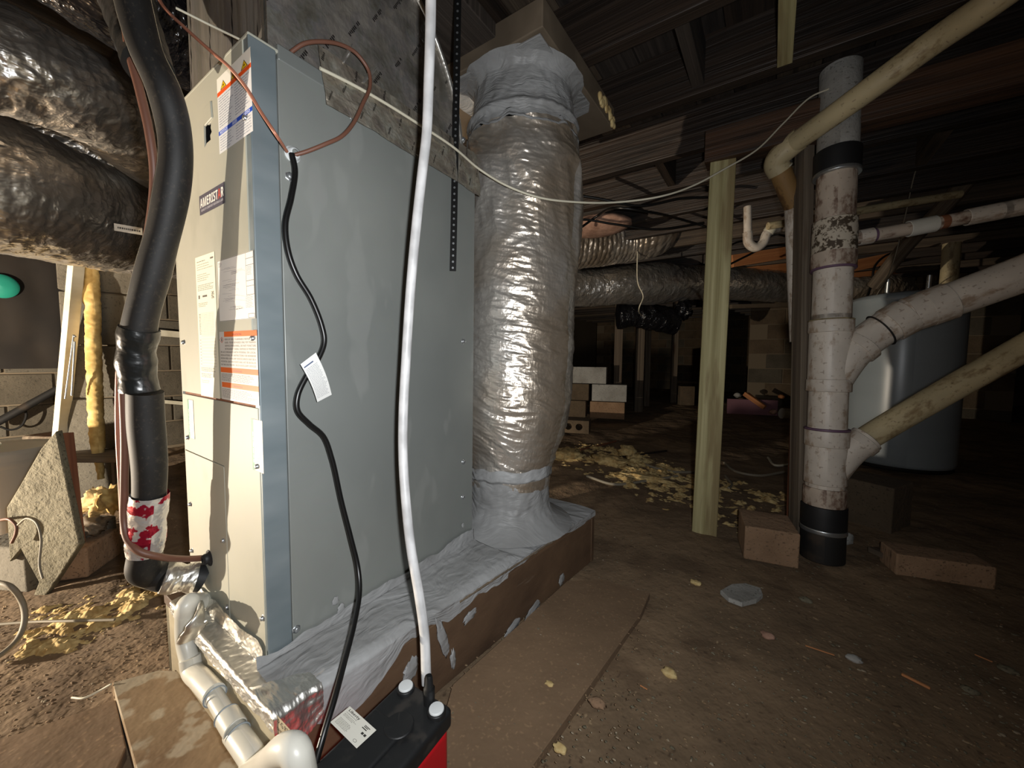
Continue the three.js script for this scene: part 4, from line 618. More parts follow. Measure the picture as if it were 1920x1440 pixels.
// ---------------------------------------------------------------- hoses, cords and wires round the cabinet
solo('discharge_tube', sweep([[808, -40, .6], [807, 60, .62], [804, 150, .64], [800, 250, .66], [791, 330, .67], [781, 420, .68], [770, 540, .69], [761, 680, .7], [756, 780, .7], [756, 860, .7], [762, 950, .69], [771, 1030, .685], [785, 1110, .675], [796, 1190, .665], [799, 1260, .655], [800, 1282, .652]].map(q => DP(...q)), 0.0085, { seg: 240, rs: 20 }), M.tubeGrey, 'pale grey flexible tube rising from the pump past the cabinet side', 'tube');
{
  const C = thing('power_cord', 'black pump power cord snaking down the grey cabinet side', 'cord', null, V(0, 0, 0));
  const top = [[547, 288, .012], [553, 320, .014], [546, 370, .016], [535, 420, .016], [540, 470, .016], [556, 515, .016], [583, 560, .017], [603, 610, .018], [608, 640, .019], [599, 668, .02], [575, 705, .02], [558, 742, .02], [558, 770, .02], [580, 795, .02], [606, 818, .02], [622, 860, .02], [640, 940, .022], [658, 1010, .032], [671, 1065, .045], [674, 1110, .066], [664, 1170, .1], [646, 1240, .14], [627, 1310, .17], [606, 1380, .19], [590, 1440, .2], [582, 1500, .21]].map(q => PX(q[0], q[1], q[2] + 0.006));
  obj('cord', wire(top, 0.0048, 300, 12), M.cordBlack, C);
  const tt = globalThis.__cv(256, 512, (x, w, h) => { x.fillStyle = '#dcdcd8'; x.fillRect(0, 0, w, h); x.fillStyle = '#8f9296'; for (let i = 0; i < 26; i++) { let p = 20; while (p < 225 - 40 * rnd()) { const l = 8 + 18 * rnd(); x.fillRect(p, 90 + i * 15, l, 5); p += l + 6; } } x.fillStyle = '#4e5a78'; x.fillRect(20, 50, 150, 14); });
  const q = [[563, 683], [592, 661], [622, 740], [595, 754]].map(c => PX(c[0], c[1], 0.032));
  const tg = grid(4, 8, (u, v) => q[3].clone().lerp(q[2], u).lerp(q[0].clone().lerp(q[1], u), v).add(V(0.006 * Math.sin(v * 3.1), 0, 0)), (u, v) => [u, v]);
  obj('warning_tag', tg, std({ map: tt, roughness: 0.6 }), C).userData.label = 'white printed tag';
}
solo('control_wire', wire([[285, -30, .62], [305, 10, .61], [350, 55, .59], [400, 100, .575], [432, 128, .57], [462, 165, .58], [488, 208, .588]].map(q => DP(...q)).concat([PX(516, 250, .045), PX(538, 284, .02)]), 0.0026, 120), M.wireCopper, 'thin copper coloured wire running down to the cabinet bushing', 'wire');
solo('control_wire', wire([PX(548, 292, .016), PX(575, 284, .028), PX(610, 270, .042), PX(640, 256, .048), PX(662, 232, .046), PX(680, 195, .042), PX(694, 160, .038), PX(690, 130, .034), PX(668, 100, .032), PX(640, 84, .03), PX(605, 78, .026), PX(570, 82, .018), PX(545, 98, .006)], 0.0034, 150), M.wireBrown, 'brown wire looping up from the bushing over the foil plenum', 'wire');
solo('white_cable', wire([PX(330, 15, -.1), PX(400, 50, -.08), PX(452, 75, -.05)], 0.0018, 40), M.wireWhite, 'short pale cable above the cabinet top left corner', 'cable');
solo('white_cable', wire([PX(600, 128, .026), PX(660, 158, .026), PX(720, 192, .026), PX(790, 236, .028), PX(850, 276, .03), DP(900, 318, 1.02), DP(950, 348, 1.03), DP(1010, 370, 1.05), DP(1080, 379, 1.1), DP(1160, 379, 1.18), DP(1240, 368, 1.22), DP(1300, 348, 1.27), DP(1360, 316, 1.31), DP(1420, 280, 1.34), DP(1470, 230, 1.36), DP(1520, 182, 1.35), DP(1556, 166, 1.33)], 0.003, 260), M.wireWhite, 'thin white cable sagging from the cabinet top across to the pipe stack', 'cable');
{ // perforated strap
  const S = thing('hanger_strap', 'black perforated hanging strap in front of the plenum elbow', 'strap', null, V(0, 0, 0));
  const P0 = DP(859, -40, .9), P1 = DP(856, 150, .93), P2 = DP(853, 310, .955), P3 = DP(851, 420, .965), P4 = DP(849, 508, .97);
  const cur = new THREE.CatmullRomCurve3([P0, P1, P2, P3, P4]); const rt = camRight.clone(); rt.y = 0; rt.normalize();
  const g = grid(1, 60, (u, v) => cur.getPointAt(v).addScaledVector(rt, (u - 0.5) * 0.0165), (u, v) => [u, v]);
  obj('band', [g, grid(1, 60, (u, v) => cur.getPointAt(v).addScaledVector(rt, (u - 0.5) * 0.0165).addScaledVector(camFwd, 0.0014), (u, v) => [u, v])], M.strapBlack, S);
  const hg = new THREE.CircleGeometry(0.0028, 10); const q = camera.quaternion; for (let i = 0; i < 44; i++) { const m = obj('perforation', hg, M.zinc, S); const p = cur.getPointAt((i + 0.5) / 44); m.position.copy(p).addScaledVector(V(rt.z, 0, -rt.x).dot(camFwd) > 0 ? V(-rt.z, 0, rt.x) : V(rt.z, 0, -rt.x), 0.0012); m.rotation.y = Math.atan2(-camFwd.x, -camFwd.z); }
}
// ---------------------------------------------------------------- posts
{ const b = FL(1320, 988), t = DP(1357, 312, b.clone().sub(CAM).dot(camFwd) - 0.02); t.y = 1.532; t.x = lerp(t.x, b.x, 0.3); t.z = lerp(t.z, b.z, 0.3);
  const g = beam(V(b.x, -0.03, b.z), t, 0.094, 0.094, 0.15, 0.004); solo('wooden_post', g, M.post, 'pale green square timber post under the carrying beam', 'post'); }
const stackB = FL(1541, 1046), SZ = 1.39;
{ const b = FL(1496, 1018), zz = b.clone().sub(CAM).dot(camFwd); const t = DP(1514, 140, zz * 0.97); solo('wooden_stud', beam(V(b.x, -0.02, b.z), V(t.x, 1.655, t.z), 0.038, 0.06, 0.5, 0.003), M.studGrey, 'narrow dark timber stud beside the dirty pipe stack', 'stud'); }
// ---------------------------------------------------------------- soil stack
{
  const SK = thing('pipe_stack', 'thick dirty white plastic drain stack with black rubber couplings', 'pipe', null, V(stackB.x, 0, stackB.z));
  const top = DP(1575, 165, SZ - 0.04); const A = stackB.clone(), dirT = top.clone().sub(A), Ht = dirT.y; dirT.normalize();
  const yAt = (py) => { let best = 0, bd = 1e9; for (let i = 0; i <= 400; i++) { const p = A.clone().addScaledVector(dirT, i / 400 * 1.75); const c = p.clone().sub(CAM); const y = 720 - FPX * c.dot(camUp) / c.dot(camFwd); if (Math.abs(y - py) < bd) { bd = Math.abs(y - py); best = i / 400 * 1.75; } } return best; };
  const L = (g) => { g.translate(-stackB.x, 0, -stackB.z); return g; };
  const at = (py) => A.clone().addScaledVector(dirT, yAt(py));
  const seg = (name, y0, y1, r, mat) => { const a = yAt(y0), b = yAt(y1); const h = b - a; return obj(name, L(turned([[r * 0.5, 0], [r - 0.002, 0], [r, 0.002], [r, h * 0.33], [r, h * 0.66], [r, h - 0.002], [r - 0.002, h], [r * 0.5, h]], A.clone().addScaledVector(dirT, a), dirT, 36)), mat, SK); };
  seg('rubber_base', 1075, 990, 0.066, M.rubberDirty); seg('rubber_coupling', 992, 946, 0.0675, M.rubber); seg('clamp_band', 994, 986, 0.069, M.zinc);
  seg('pipe', 948, 800, 0.0575, M.pvcDirty); seg('fitting', 946, 912, 0.0635, M.pvcStained); seg('fitting', 905, 806, 0.0625, M.pvcDirty); seg('hub', 835, 806, 0.0655, M.pvcDirty); seg('primer_ring', 806, 803, 0.0665, M.primer);
  seg('pipe', 806, 590, 0.0572, M.pvcDirty); seg('hub', 735, 712, 0.0655, M.pvcDirty); seg('fitting', 715, 622, 0.0625, M.pvcDirty); seg('hub', 624, 602, 0.0655, M.pvcDirty); seg('primer_ring', 602, 599, 0.0662, M.pvcTan);
  seg('pipe', 600, 490, 0.0572, M.pvcDirty); seg('hub', 505, 475, 0.0655, M.pvcStained); seg('primer_ring', 508, 502, 0.0662, M.primer); seg('fitting', 478, 416, 0.0645, M.pvcSpeck);
  seg('pipe', 418, 320, 0.0575, M.pvcStained); seg('rubber_coupling', 328, 284, 0.0675, M.rubber); seg('clamp_band', 331, 324, 0.069, M.zinc); seg('pipe', 288, 130, 0.06, M.blockWhite);
  // upper branch
  const sp = (q, r, mat, o = {}) => obj(o.name || 'branch_pipe', L(sweep(q, r, { seg: o.seg || 40, rs: 32 })), mat, SK);
  const a0 = at(725), zA = a0.clone().sub(CAM).dot(camFwd);
  const B = [a0, DP(1600, 660, zA - 0.03), DP(1650, 620, zA - 0.055), DP(1700, 592, zA - 0.085), DP(1790, 560, zA - 0.14), DP(1920, 512, zA - 0.22), DP(2060, 455, zA - 0.3)];
  sp(B, 0.0555, M.pvcDirty, { seg: 90 });
  const hubAt = (q, i, t, r, len, mat = M.pvcDirty, name = 'hub') => { const p = q[i].clone().lerp(q[i + 1], t), d = q[i + 1].clone().sub(q[i]).normalize(); obj(name, L(ringAt(p, d, r, len, 32)), mat, SK); };
  hubAt(B, 1, 0.1, 0.0605, 0.03); hubAt(B, 2, 0.0, 0.0615, 0.004, M.rubberDirty, 'joint_line'); hubAt(B, 2, 0.35, 0.0615, 0.055); hubAt(B, 3, 0.05, 0.0600, 0.05); hubAt(B, 3, 0.4, 0.0615, 0.06); 
  // lower branch
  const b0 = at(900), zB = b0.clone().sub(CAM).dot(camFwd); const C = [b0, DP(1590, 848, zB - 0.02), DP(1625, 822, zB - 0.035), DP(1750, 748, zB - 0.09), DP(1920, 652, zB - 0.16), DP(2080, 560, zB - 0.22)];
  sp(C.slice(0, 3), 0.05, M.pvcDirty, { seg: 20 }); sp(C.slice(1), 0.0405, M.pvcTan, { seg: 60 }); hubAt(C, 1, 0.5, 0.053, 0.028, M.pvcDirty); hubAt(C, 1, 0.9, 0.047, 0.01, M.primer, 'primer_ring');
  // side inlet with couplings
  const c0 = at(455), zC = c0.clone().sub(CAM).dot(camFwd); const E = [c0, DP(1610, 446, zC - 0.02), DP(1700, 430, zC - 0.06), DP(1800, 410, zC - 0.1), DP(1915, 388, zC - 0.15), DP(2000, 372, zC - 0.18)];
  sp(E, 0.0215, M.pvcStained, { seg: 50, name: 'inlet_pipe' }); sp([c0, DP(1600, 448, zC - 0.015)], 0.03, M.pvcSpeck, { seg: 6, name: 'inlet_hub' });
  for (const [i, t, ln, mt] of [[1, 0.0, 0.04, M.pvcDirty], [1, 0.22, 0.02, M.primer], [2, 0.02, 0.075, M.pvcClean], [2, 0.62, 0.02, M.woodRust], [3, 0.1, 0.1, M.pvcDirty], [3, 0.65, 0.06, M.pvcDirty]]) hubAt(E, i, t, mt === M.primer || mt === M.woodRust ? 0.0225 : 0.0268, ln, mt, 'inlet_coupling');
}
// ---------------------------------------------------------------- diagonal vent pipe and its drop
{
  const Vp = thing('vent_pipe', 'tan plastic pipe slanting down from the joists in front of the stack', 'pipe', null, V(0, 0, 0));
  const P = [DP(2010, -110, .86), DP(1865, 0, .96), DP(1760, 72, 1.07), DP(1640, 160, 1.19), DP(1560, 218, 1.3), DP(1492, 266, 1.42)];
  obj('pipe', sweep(P, 0.036, { seg: 80, rs: 28 }), M.pvcTan, Vp);
  const e = DP(1462, 292, 1.47);
  obj('elbow', sweep([DP(1502, 258, 1.41), DP(1480, 276, 1.445), e, DP(1455, 306, 1.49), DP(1462, 322, 1.5)], 0.041, { seg: 40, rs: 28 }), M.pvcTan, Vp);
  obj('bead_ring', ringAt(DP(1462, 318, 1.5), DP(1470, 335, 1.51).sub(DP(1462, 318, 1.5)).normalize(), 0.0425, 0.006), M.whitePaint, Vp);
  obj('drop_pipe', pipe(DP(1462, 318, 1.5), DP(1488, 384, 1.55), 0.0365, 28), M.pvcBrown, Vp);
  obj('bead_ring', ringAt(DP(1488, 380, 1.55), V(0.1, -1, 0).normalize(), 0.0395, 0.006), M.whitePaint, Vp);
  obj('drop_pipe', pipe(DP(1489, 380, 1.56), DP(1499, 640, 1.58), 0.034, 28), M.pvcDirty, Vp);
}
solo('drop_pipe', pipe(DP(1497, 640, 1.6), V(DP(1488, 900, 1.6).x, 0, DP(1488, 900, 1.6).z), 0.018, 20), M.woodRust, 'thin brown round stake added for an orange lit edge by the dark stud', 'stake');  // added stake; its brown stands for an orange lit edge beside the stud
{ const T = thing('drain_trap', 'small white plastic P trap hanging behind the timber post', 'pipe', null, V(0, 0, 0)); const z = 2.25;
  obj('tail_pipe', pipe(DP(1402, 388, z), DP(1402, 440, z), 0.022, 18), M.pvcDirty, T);
  obj('trap_bend', sweep([DP(1402, 436, z), DP(1404, 456, z), DP(1416, 464, z), DP(1430, 456, z), DP(1438, 438, z), DP(1446, 432, z)], 0.026, { seg: 50, rs: 20 }), M.pvcDirty, T);
  obj('outlet_pipe', pipe(DP(1444, 432, z), DP(1500, 422, z + 0.05), 0.022, 18), M.pvcDirty, T); obj('slip_nut', ringAt(DP(1440, 436, z), V(0.4, 0.6, 0).normalize(), 0.031, 0.03, 10), M.whitePaint, T); }
solo('water_pipe', pipe(DP(1440, 424, 2.1), DP(1800, 364, 2.0), 0.02, 16), M.pvcTan, 'thin straight pale pipe passing behind the stack', 'pipe');
solo('flue_pipe', sweep([DP(2020, 110, 1.7), DP(1905, 225, 1.9), DP(1790, 365, 2.15), DP(1700, 460, 2.45), DP(1640, 535, 2.7)], 0.042, { seg: 50, rs: 20 }), M.studGrey, 'grey round pipe slanting down to the top of the tank', 'pipe');
// ---------------------------------------------------------------- water tank
{
  const c = FL(1676, 868); const T = thing('water_heater', 'pale blue grey cylindrical water heater standing behind the branch pipes', 'water heater', null, V(c.x, 0, c.z)); const r = 0.29, h = 1.17;
  obj('shell', turned([[0, 0.02], [r - 0.02, 0.02], [r - 0.004, 0.03], [r, 0.05], [r, 0.3], [r, 0.7], [r, h - 0.05], [r - 0.012, h - 0.015], [r - 0.06, h], [0, h + 0.015]], V(0, 0, 0), V(0, 1, 0), 64), M.tank, T);
  obj('base_ring', turned([[r - 0.03, 0], [r - 0.01, 0], [r - 0.01, 0.03], [r - 0.03, 0.03]], V(0, 0, 0), V(0, 1, 0), 48), M.dark, T);
  obj('top_ring', turned([[r, h - 0.055], [r + 0.004, h - 0.055], [r + 0.004, h - 0.035], [r, h - 0.035]], V(0, 0, 0), V(0, 1, 0), 64), M.tank, T);
  for (const s of [-1, 1]) obj('nipple', pipe(V(s * 0.1, h, 0), V(s * 0.1, h + 0.12, 0.02), 0.014, 12), M.zinc, T);
}
{ const p = DP(1772, 612, 2.9), q = DP(1768, 700, 2.9); const S = thing('stand_pipe', 'beige vertical pipe with dark band behind the water heater', 'pipe', null, V(0, 0, 0)); obj('pipe', pipe(V(p.x, 0, p.z), p.clone().setY(1.6), 0.05, 20), M.pvcTan, S); obj('band', ringAt(DP(1770, 655, 2.9), V(0, 1, 0), 0.056, 0.03, 20), M.rubber, S); }
// ---------------------------------------------------------------- blocks round the stack
function blk(px, py, w, h, d, turn, mat, name, label, cat, dy = 0) { const p = FL(px, py); const g = rbox(w, h, d, 0.008, 2); const pos = g.attributes.position; const m = solo(name, g, mat, label, cat); m.position.set(p.x, h / 2 - 0.006 + dy, p.z); m.rotation.y = turn; m.position.addScaledVector(V(Math.sin(turn), 0, Math.cos(turn)), -d / 2); return m; }
{ const p = FL(1394, 1046), q = FL(1498, 1066); p.y = q.y = 0.058; const n = V(q.z - p.z, 0, p.x - q.x).normalize(); if (n.dot(camFwd) < 0) n.negate(); solo('concrete_brick', beam(p.addScaledVector(n, 0.09), q.addScaledVector(n, 0.09), 0.18, 0.125, 0, 0.006), M.blockBrown, 'brown concrete brick standing against the foot of the pipe stack', 'brick'); }
blk(1616, 985, 0.19, 0.2, 0.2, -0.5, M.block, 'concrete_block', 'dark concrete block behind the pipe stack below the lower branch', 'block');
{ const p = FL(1679, 1077), q = FL(1868, 1106); p.y = q.y = 0.034; const n = V(q.z - p.z, 0, p.x - q.x).normalize(); if (n.dot(camFwd) < 0) n.negate(); solo('cap_block', beam(p.addScaledVector(n, 0.05), q.addScaledVector(n, 0.05), 0.1, 0.075, 0, 0.006), M.blockBrown, 'long flat concrete cap block lying on the dirt right of the stack', 'block'); }
blk(1660, 880, 0.22, 0.13, 0.16, -0.3, M.blockBrown, 'concrete_brick', 'reddish brick lump in front of the water heater foot', 'brick', 0.09);
{ const p = FL(1580, 1018); const g = lump(V(0, 0, 0), 0.03, 0.4, 2, V(1, 1, 0.8)); const m = solo('plaster_chunk', g, M.blockWhite, 'small white plaster chunk beside the black stack base', 'rubble'); m.position.set(p.x, 0.02, p.z); }
{ const g = slab([[1352, 1108], [1372, 1096], [1398, 1094], [1424, 1102], [1430, 1114], [1418, 1124], [1390, 1130], [1366, 1120]].map(q => FL(q[0], q[1], 0.009)), 0.012, 0.002); solo('stone_flake', g, M.blockWhite, 'pale flat stone flake on the dirt in front of the brown brick', 'stone'); }
{ const m = solo('board', beam(FL(1640, 1030, 0.02), FL(1690, 1052, 0.03), 0.05, 0.02), M.studGrey, 'short weathered board wedged against the cap block', 'board'); }
// ---------------------------------------------------------------- left side: pier, boards, bucket, slab
{
  const Pr = thing('concrete_pier', 'grey concrete block pier to the left of the cabinet', 'pier', null, V(pierPos.x, 0, pierPos.z)); Pr.rotation.y = 1.2;
  obj('core', (() => { const g = rbox(0.24, 1.66, 0.2, 0.003); g.translate(0, 0.8, 0); return g; })(), M.mortar, Pr);
  for (let i = 0; i < 6; i++) { const g = rbox(0.27 + 0.005 * (i % 2), 0.243, 0.23, 0.006, 1); const m = obj('block', g, M.concrete, Pr); m.position.set(0.003 * Math.sin(i * 3), 0.05 + i * 0.25 + 0.09, 0.003 * Math.cos(i * 5)); m.rotation.y = 0.01 * Math.sin(i * 7); }
}
{ // bead of expanding foam with raw edge down the pier corner
  const pts = [[170, 480], [172, 540], [174, 580], [175, 640], [177, 700], [179, 760], [183, 830], [188, 880], [190, 898]].map(q => DP(q[0], q[1], 1.78));
  const g = sweep(pts, (v) => 0.024 * (1 - 0.65 * sst(0.8, 1, v)), { seg: 160, rs: 20, bump: (p) => 0.006 * ridge3(p.x * 30, p.y * 30, p.z * 30, 3) + 0.012 * Math.max(0, n3(p.x * 14, p.y * 9, p.z * 14) - 0.25) }); solo('foam_strip', g, M.foamYellow, 'ragged yellow foam strip along the corner of the pier', 'foam');
}
{ // white frame leaning on the pier
  const F = thing('window_sash', 'white painted window sash leaning beside the pier', 'sash', null, V(0, 0, 0)); const z = 1.72;
  const a = DP(144, 488, z), b = DP(108, 880, z + 0.06), a2 = DP(152, 488, z + 0.06), b2 = DP(129, 900, z + 0.1);
  obj('rail', beam(b, a, 0.03, 0.045, 0.5), M.whitePaint, F); obj('rail', beam(b2, a2, 0.025, 0.03, 0.9), M.whitePaint, F);
  const h0 = DP(138, 628, z - 0.05), h1 = DP(122, 748, z - 0.03), h2 = DP(134, 742, z - 0.03), h3 = DP(140, 640, z - 0.05); obj('catch', [beam(h1, h0, 0.008, 0.006), beam(h2, h3, 0.014, 0.006), beam(h0, h3.clone().add(V(0.02, 0.02, 0)), 0.008, 0.006)], M.zinc, F);
}
// trims on the left wall seen through the gap beside the cabinet
{ const P = (px, py) => PX(px, py, RX0 + 0.03); for (const [y, r] of [[627, 0.024], [755, 0.014]]) { const a = P(285, y - 4), b = P(352, y + 2); solo('conduit', beam(a, b, r * 1.4, r * 2), M.whitePaint, y < 700 ? 'thick white trim rail high on the left wall' : 'thin white conduit low on the left wall', y < 700 ? 'rail' : 'conduit'); } }
{ // leaning stone slab with rusty bar
  const q = [[122, 808], [98, 838], [60, 905], [36, 945], [33, 1045], [52, 1022], [78, 1090], [48, 1160], [92, 1105], [146, 1022], [128, 870]];
  const zS = (py) => lerp(1.25, 1.05, (py - 808) / 350); const sh = new THREE.Shape(); const O = DP(90, 960, 1.16), ex = camRight.clone(), ey = V(0, 1, 0);
  const pts = q.map(c => DP(c[0], c[1], 1.16).sub(O)); sh.setFromPoints(pts.map(p => new THREE.Vector2(p.dot(ex), p.y)));
  const g = new THREE.ExtrudeGeometry(sh, { depth: 0.014, bevelEnabled: true, bevelSize: 0.003, bevelThickness: 0.003, bevelSegments: 2 }); const gg = uvBox(g);
  const m = solo('slate_slab', gg, M.stone, 'jagged grey stone slab propped up left of the pier', 'stone'); m.position.copy(O); m.quaternion.setFromRotationMatrix(new THREE.Matrix4().makeBasis(V(camRight.x, 0, camRight.z).normalize(), V(0, 1, 0), V(-camFwd.x, 0, -camFwd.z).normalize())); m.rotateY(0.12);
  solo('rusty_batten', beam(DP(146, 1020, 1.2), DP(124, 812, 1.24), 0.018, 0.03, 0.3), M.woodRust, 'rust brown batten along the edge of the stone slab', 'batten');
}
{ // white bucket
  const c = FL(8, 1018); const r = 0.15, h = 0.35; const B = thing('bucket', 'white plastic bucket behind the stone slab', 'bucket', null, V(c.x - 0.04, 0.0, c.z));
  obj('body', turned([[0, 0], [r * 0.86, 0], [r * 0.88, 0.01], [r * 0.98, h - 0.05], [r * 1.03, h - 0.048], [r * 1.03, h - 0.02], [r, h - 0.018], [r * 1.01, h]], V(0, 0, 0), V(0, 1, 0), 48), M.bucket, B);
  obj('lid', turned([[0, 0.012], [r * 0.9, 0.01], [r * 0.93, 0.016], [r * 1.05, 0.016], [r * 1.06, 0], [r * 1.06, -0.022]].reverse(), V(0, h, 0), V(0, 1, 0), 48), M.bucket, B);
  obj('bail', wire([V(r, h - 0.04, 0), V(r * 0.8, h - 0.14, r * 0.75), V(0, h - 0.2, r * 1.08), V(-r * 0.8, h - 0.14, r * 0.75), V(-r, h - 0.04, 0)], 0.0025, 40), M.zinc, B);
  const jar = solo('glass_jar_lid', turned([[0, 0.03], [0.03, 0.03], [0.052, 0.024], [0.056, 0.012], [0.05, 0]].reverse(), V(0, 0, 0), V(0, 1, 0), 30), M.clear, 'clear plastic dome lid lying on the bucket', 'lid'); jar.position.set(c.x - 0.04, h + 0.014, c.z + 0.04);
  const sc = solo('tray', rbox(0.16, 0.02, 0.07, 0.004), M.whitePaint, 'narrow white tray lying beside the bucket lid', 'tray'); const tp = DP(70, 846, 1.75); sc.position.copy(tp);
  solo('shelf_board', beam(V(tp.x - 0.35, tp.y - 0.022, tp.z + 0.25), V(tp.x + 0.35, tp.y - 0.022, tp.z - 0.25), 0.16, 0.02), M.studGrey, 'grey plank behind the bucket carrying the tray', 'plank');
  for (const s of [-0.3, 0.3]) { const x = tp.x + s, z = tp.z - s * 0.71; solo('plank_leg', beam(V(x, 0, z), V(x, tp.y - 0.033, z), 0.05, 0.05), M.studGrey, s < 0 ? 'short timber prop under the grey plank, next to the bucket' : 'short timber prop under the grey plank, next to the pier', 'prop'); }
}
{ const a = PX(-60, 478, RX0 + 0.05), b = PX(168, 690, RX0 + 0.05); solo('opening_dark_sheet', grid(40, 20, (u, v) => V(RX0 + 0.035 + 0.012 * n3(u * 7, v * 5, 2), lerp(b.y, 1.64, v), lerp(a.z + 0.35, b.z, u)), (u, v) => [u, v]), M.dark_sheet, 'dark brown sheet covering the upper part of the left wall', 'dark_sheet'); }  // dark sheet added where the wall opens into darkness
// dark bar slanting on the wall, thin hanging wire
solo('iron_bar', pipe(PX(-20, 800, RX0 + 0.12), PX(122, 722, RX0 + 0.12), 0.022, 12), M.rubberDirty, 'dark slanting iron bar against the left wall', 'bar');
solo('loose_wire', wire([PX(0, 800, RX0 + 0.1), PX(20, 806, RX0 + 0.1), PX(38, 800, RX0 + 0.1), PX(49, 780, RX0 + 0.1), PX(47, 768, RX0 + 0.1)], 0.006, 40), M.dark, 'thin dark wire curling below the iron bar', 'wire');
// small colourful things in the gap behind the white frame
{ const p = DP(155, 762, 1.95); const g = lump(V(0, 0, 0), 0.075, 0.12, 3, V(0.8, 1.2, 0.5)); const m = solo('orange_bag', g, M.orange, 'crumpled orange bag behind the white frame', 'bag'); m.position.copy(p);
  const b = thing('spray_bottle', 'small blue bottle beneath the orange bag', 'bottle', null, DP(150, 805, 1.95)); obj('bottle', turned([[0, 0], [0.018, 0], [0.02, 0.006], [0.02, 0.04], [0.009, 0.055], [0.009, 0.07], [0, 0.07]], V(0, 0, 0), V(0, 1, 0), 18), M.blue, b); obj('cap', ringAt(V(0, 0.07, 0), V(0, 1, 0), 0.011, 0.014, 14), M.whitePlastic, b);
  const sp = DP(154, 808, 1.95); const sb = thing('storage_bin', 'grey purple bin in the shade behind the pier', 'bin', null, V(sp.x, 0, sp.z)); obj('bin', rbox(0.3, sp.y - 0.03, 0.22, 0.012).translate(0, (sp.y - 0.03) / 2, 0), M.pinkBoard, sb); obj('lid', rbox(0.33, 0.026, 0.25, 0.01).translate(0, sp.y - 0.017, 0), M.studGrey, sb); sb.rotation.y = 0.5; }
// green reflector at the frame's edge
{ const p = PX(2, 536, RX0 + 0.07); const G = solo('green_lens', turned([[0, 0.024], [0.04, 0.02], [0.064, 0.008], [0.072, 0]].reverse(), V(0, 0, 0), V(1, 0, 0), 32), M.greenLens, 'round turquoise lens on the dark left wall', 'lens'); G.position.copy(p); G.position.x = RX0 + 0.055; }
// broken insulation against the pier and on the ground
function tuft(px, py, z, r, label, mat = M.insul, onFloor = false, sq = V(1, 0.8, 1)) { const p = onFloor ? FL(px, py, gh(0, 0)) : DP(px, py, z); if (onFloor) p.y = gh(p.x, p.z) + r * sq.y * 0.5; const m = solo('insulation_chunk', lump(V(0, 0, 0), r, 0.7, 4, sq, 2.6), mat, label, 'insulation'); m.position.copy(p); return m; }
tuft(185, 940, 1.3, 0.045, 'torn yellow foam chunk lodged against the pier by the taped pipe', M.insul, false, V(1, 1, 0.8));
tuft(214, 935, 1.28, 0.05, 'dusty foam chunk between the pier and the black pipe', M.foamYellow, false, V(1, 0.8, 0.7));
tuft(170, 985, 1.32, 0.05, 'greyish insulation clump under the yellow foam chunk', M.kraft, false, V(1.2, 0.6, 0.8));
// blocks at the left edge of the ground
blk(-2, 1105, 0.2, 0.14, 0.25, 0.5, M.concrete, 'concrete_block', 'grey block corner on the ground in front of the bucket', 'block');
blk(105, 1088, 0.16, 0.1, 0.16, 0.9, M.blockBrown, 'concrete_brick', 'shaded brick under the tip of the stone slab', 'brick');
solo('ground_cable', wire([FL(-20, 1090, .14), FL(20, 1100, .13), FL(42, 1130, .08), FL(46, 1165, .04), FL(35, 1195, .015), FL(5, 1225, .01), FL(-30, 1245, .01)], 0.006, 60), M.wireGrey, 'grey cable curving down to the dirt in front of the stone slab', 'cable');
solo('ground_cable', wire([FL(-20, 1172, .012), FL(60, 1166, .012), FL(140, 1164, .014), FL(215, 1162, .012)], 0.0035, 60), M.wireGrey, 'thin straight cable across the yellow insulation shreds', 'cable');
solo('ground_cable', wire([DP(0, 975, 1.13), DP(18, 974, 1.12), DP(30, 985, 1.12), DP(30, 1000, 1.12), DP(22, 1018, 1.12)], 0.004, 40), M.wireBrown, 'short brown wire loop in front of the bucket', 'wire');
solo('ground_cable', wire([DP(34, 984, 1.08), DP(50, 972, 1.07), DP(68, 980, 1.06), DP(77, 1010, 1.05), DP(74, 1060, 1.04), DP(80, 1085, 1.03)], 0.0028, 60), M.wireGrey, 'thin dark wire hanging over the face of the stone slab', 'wire');
// ground boards near the camera at lower left
solo('ground_slab', slab([[208, 1282], [300, 1258], [372, 1262], [520, 1460], [500, 1500], [268, 1480]].map(q => FL(q[0], q[1], 0.022)), 0.03, 0.003), M.slabMottled, 'mottled flat board on the ground below the white drain pipe', 'board');
solo('ground_slab', slab([[-40, 1402], [212, 1316], [238, 1400], [190, 1500], [-60, 1500]].map(q => FL(q[0], q[1], 0.012)), 0.024, 0.003), M.boardDirty, 'dark muddy board at the left of the mottled board', 'board');
solo('ground_slab', slab([[1062, 1090], [1130, 1088], [1216, 1112], [1200, 1150], [985, 1450], [800, 1470], [846, 1285]].map(q => FL(q[0], q[1], 0.01)), 0.022, 0.004), M.boardDirty, 'large muddy board on the ground beside the base box', 'board');
solo('twine', wire([FL(135, 1308, .01), FL(160, 1308, .014), FL(185, 1296, .016), FL(208, 1283, .026)], 0.0022, 30), M.wireWhite, 'short pale string on the ground at the mottled board corner', 'string');
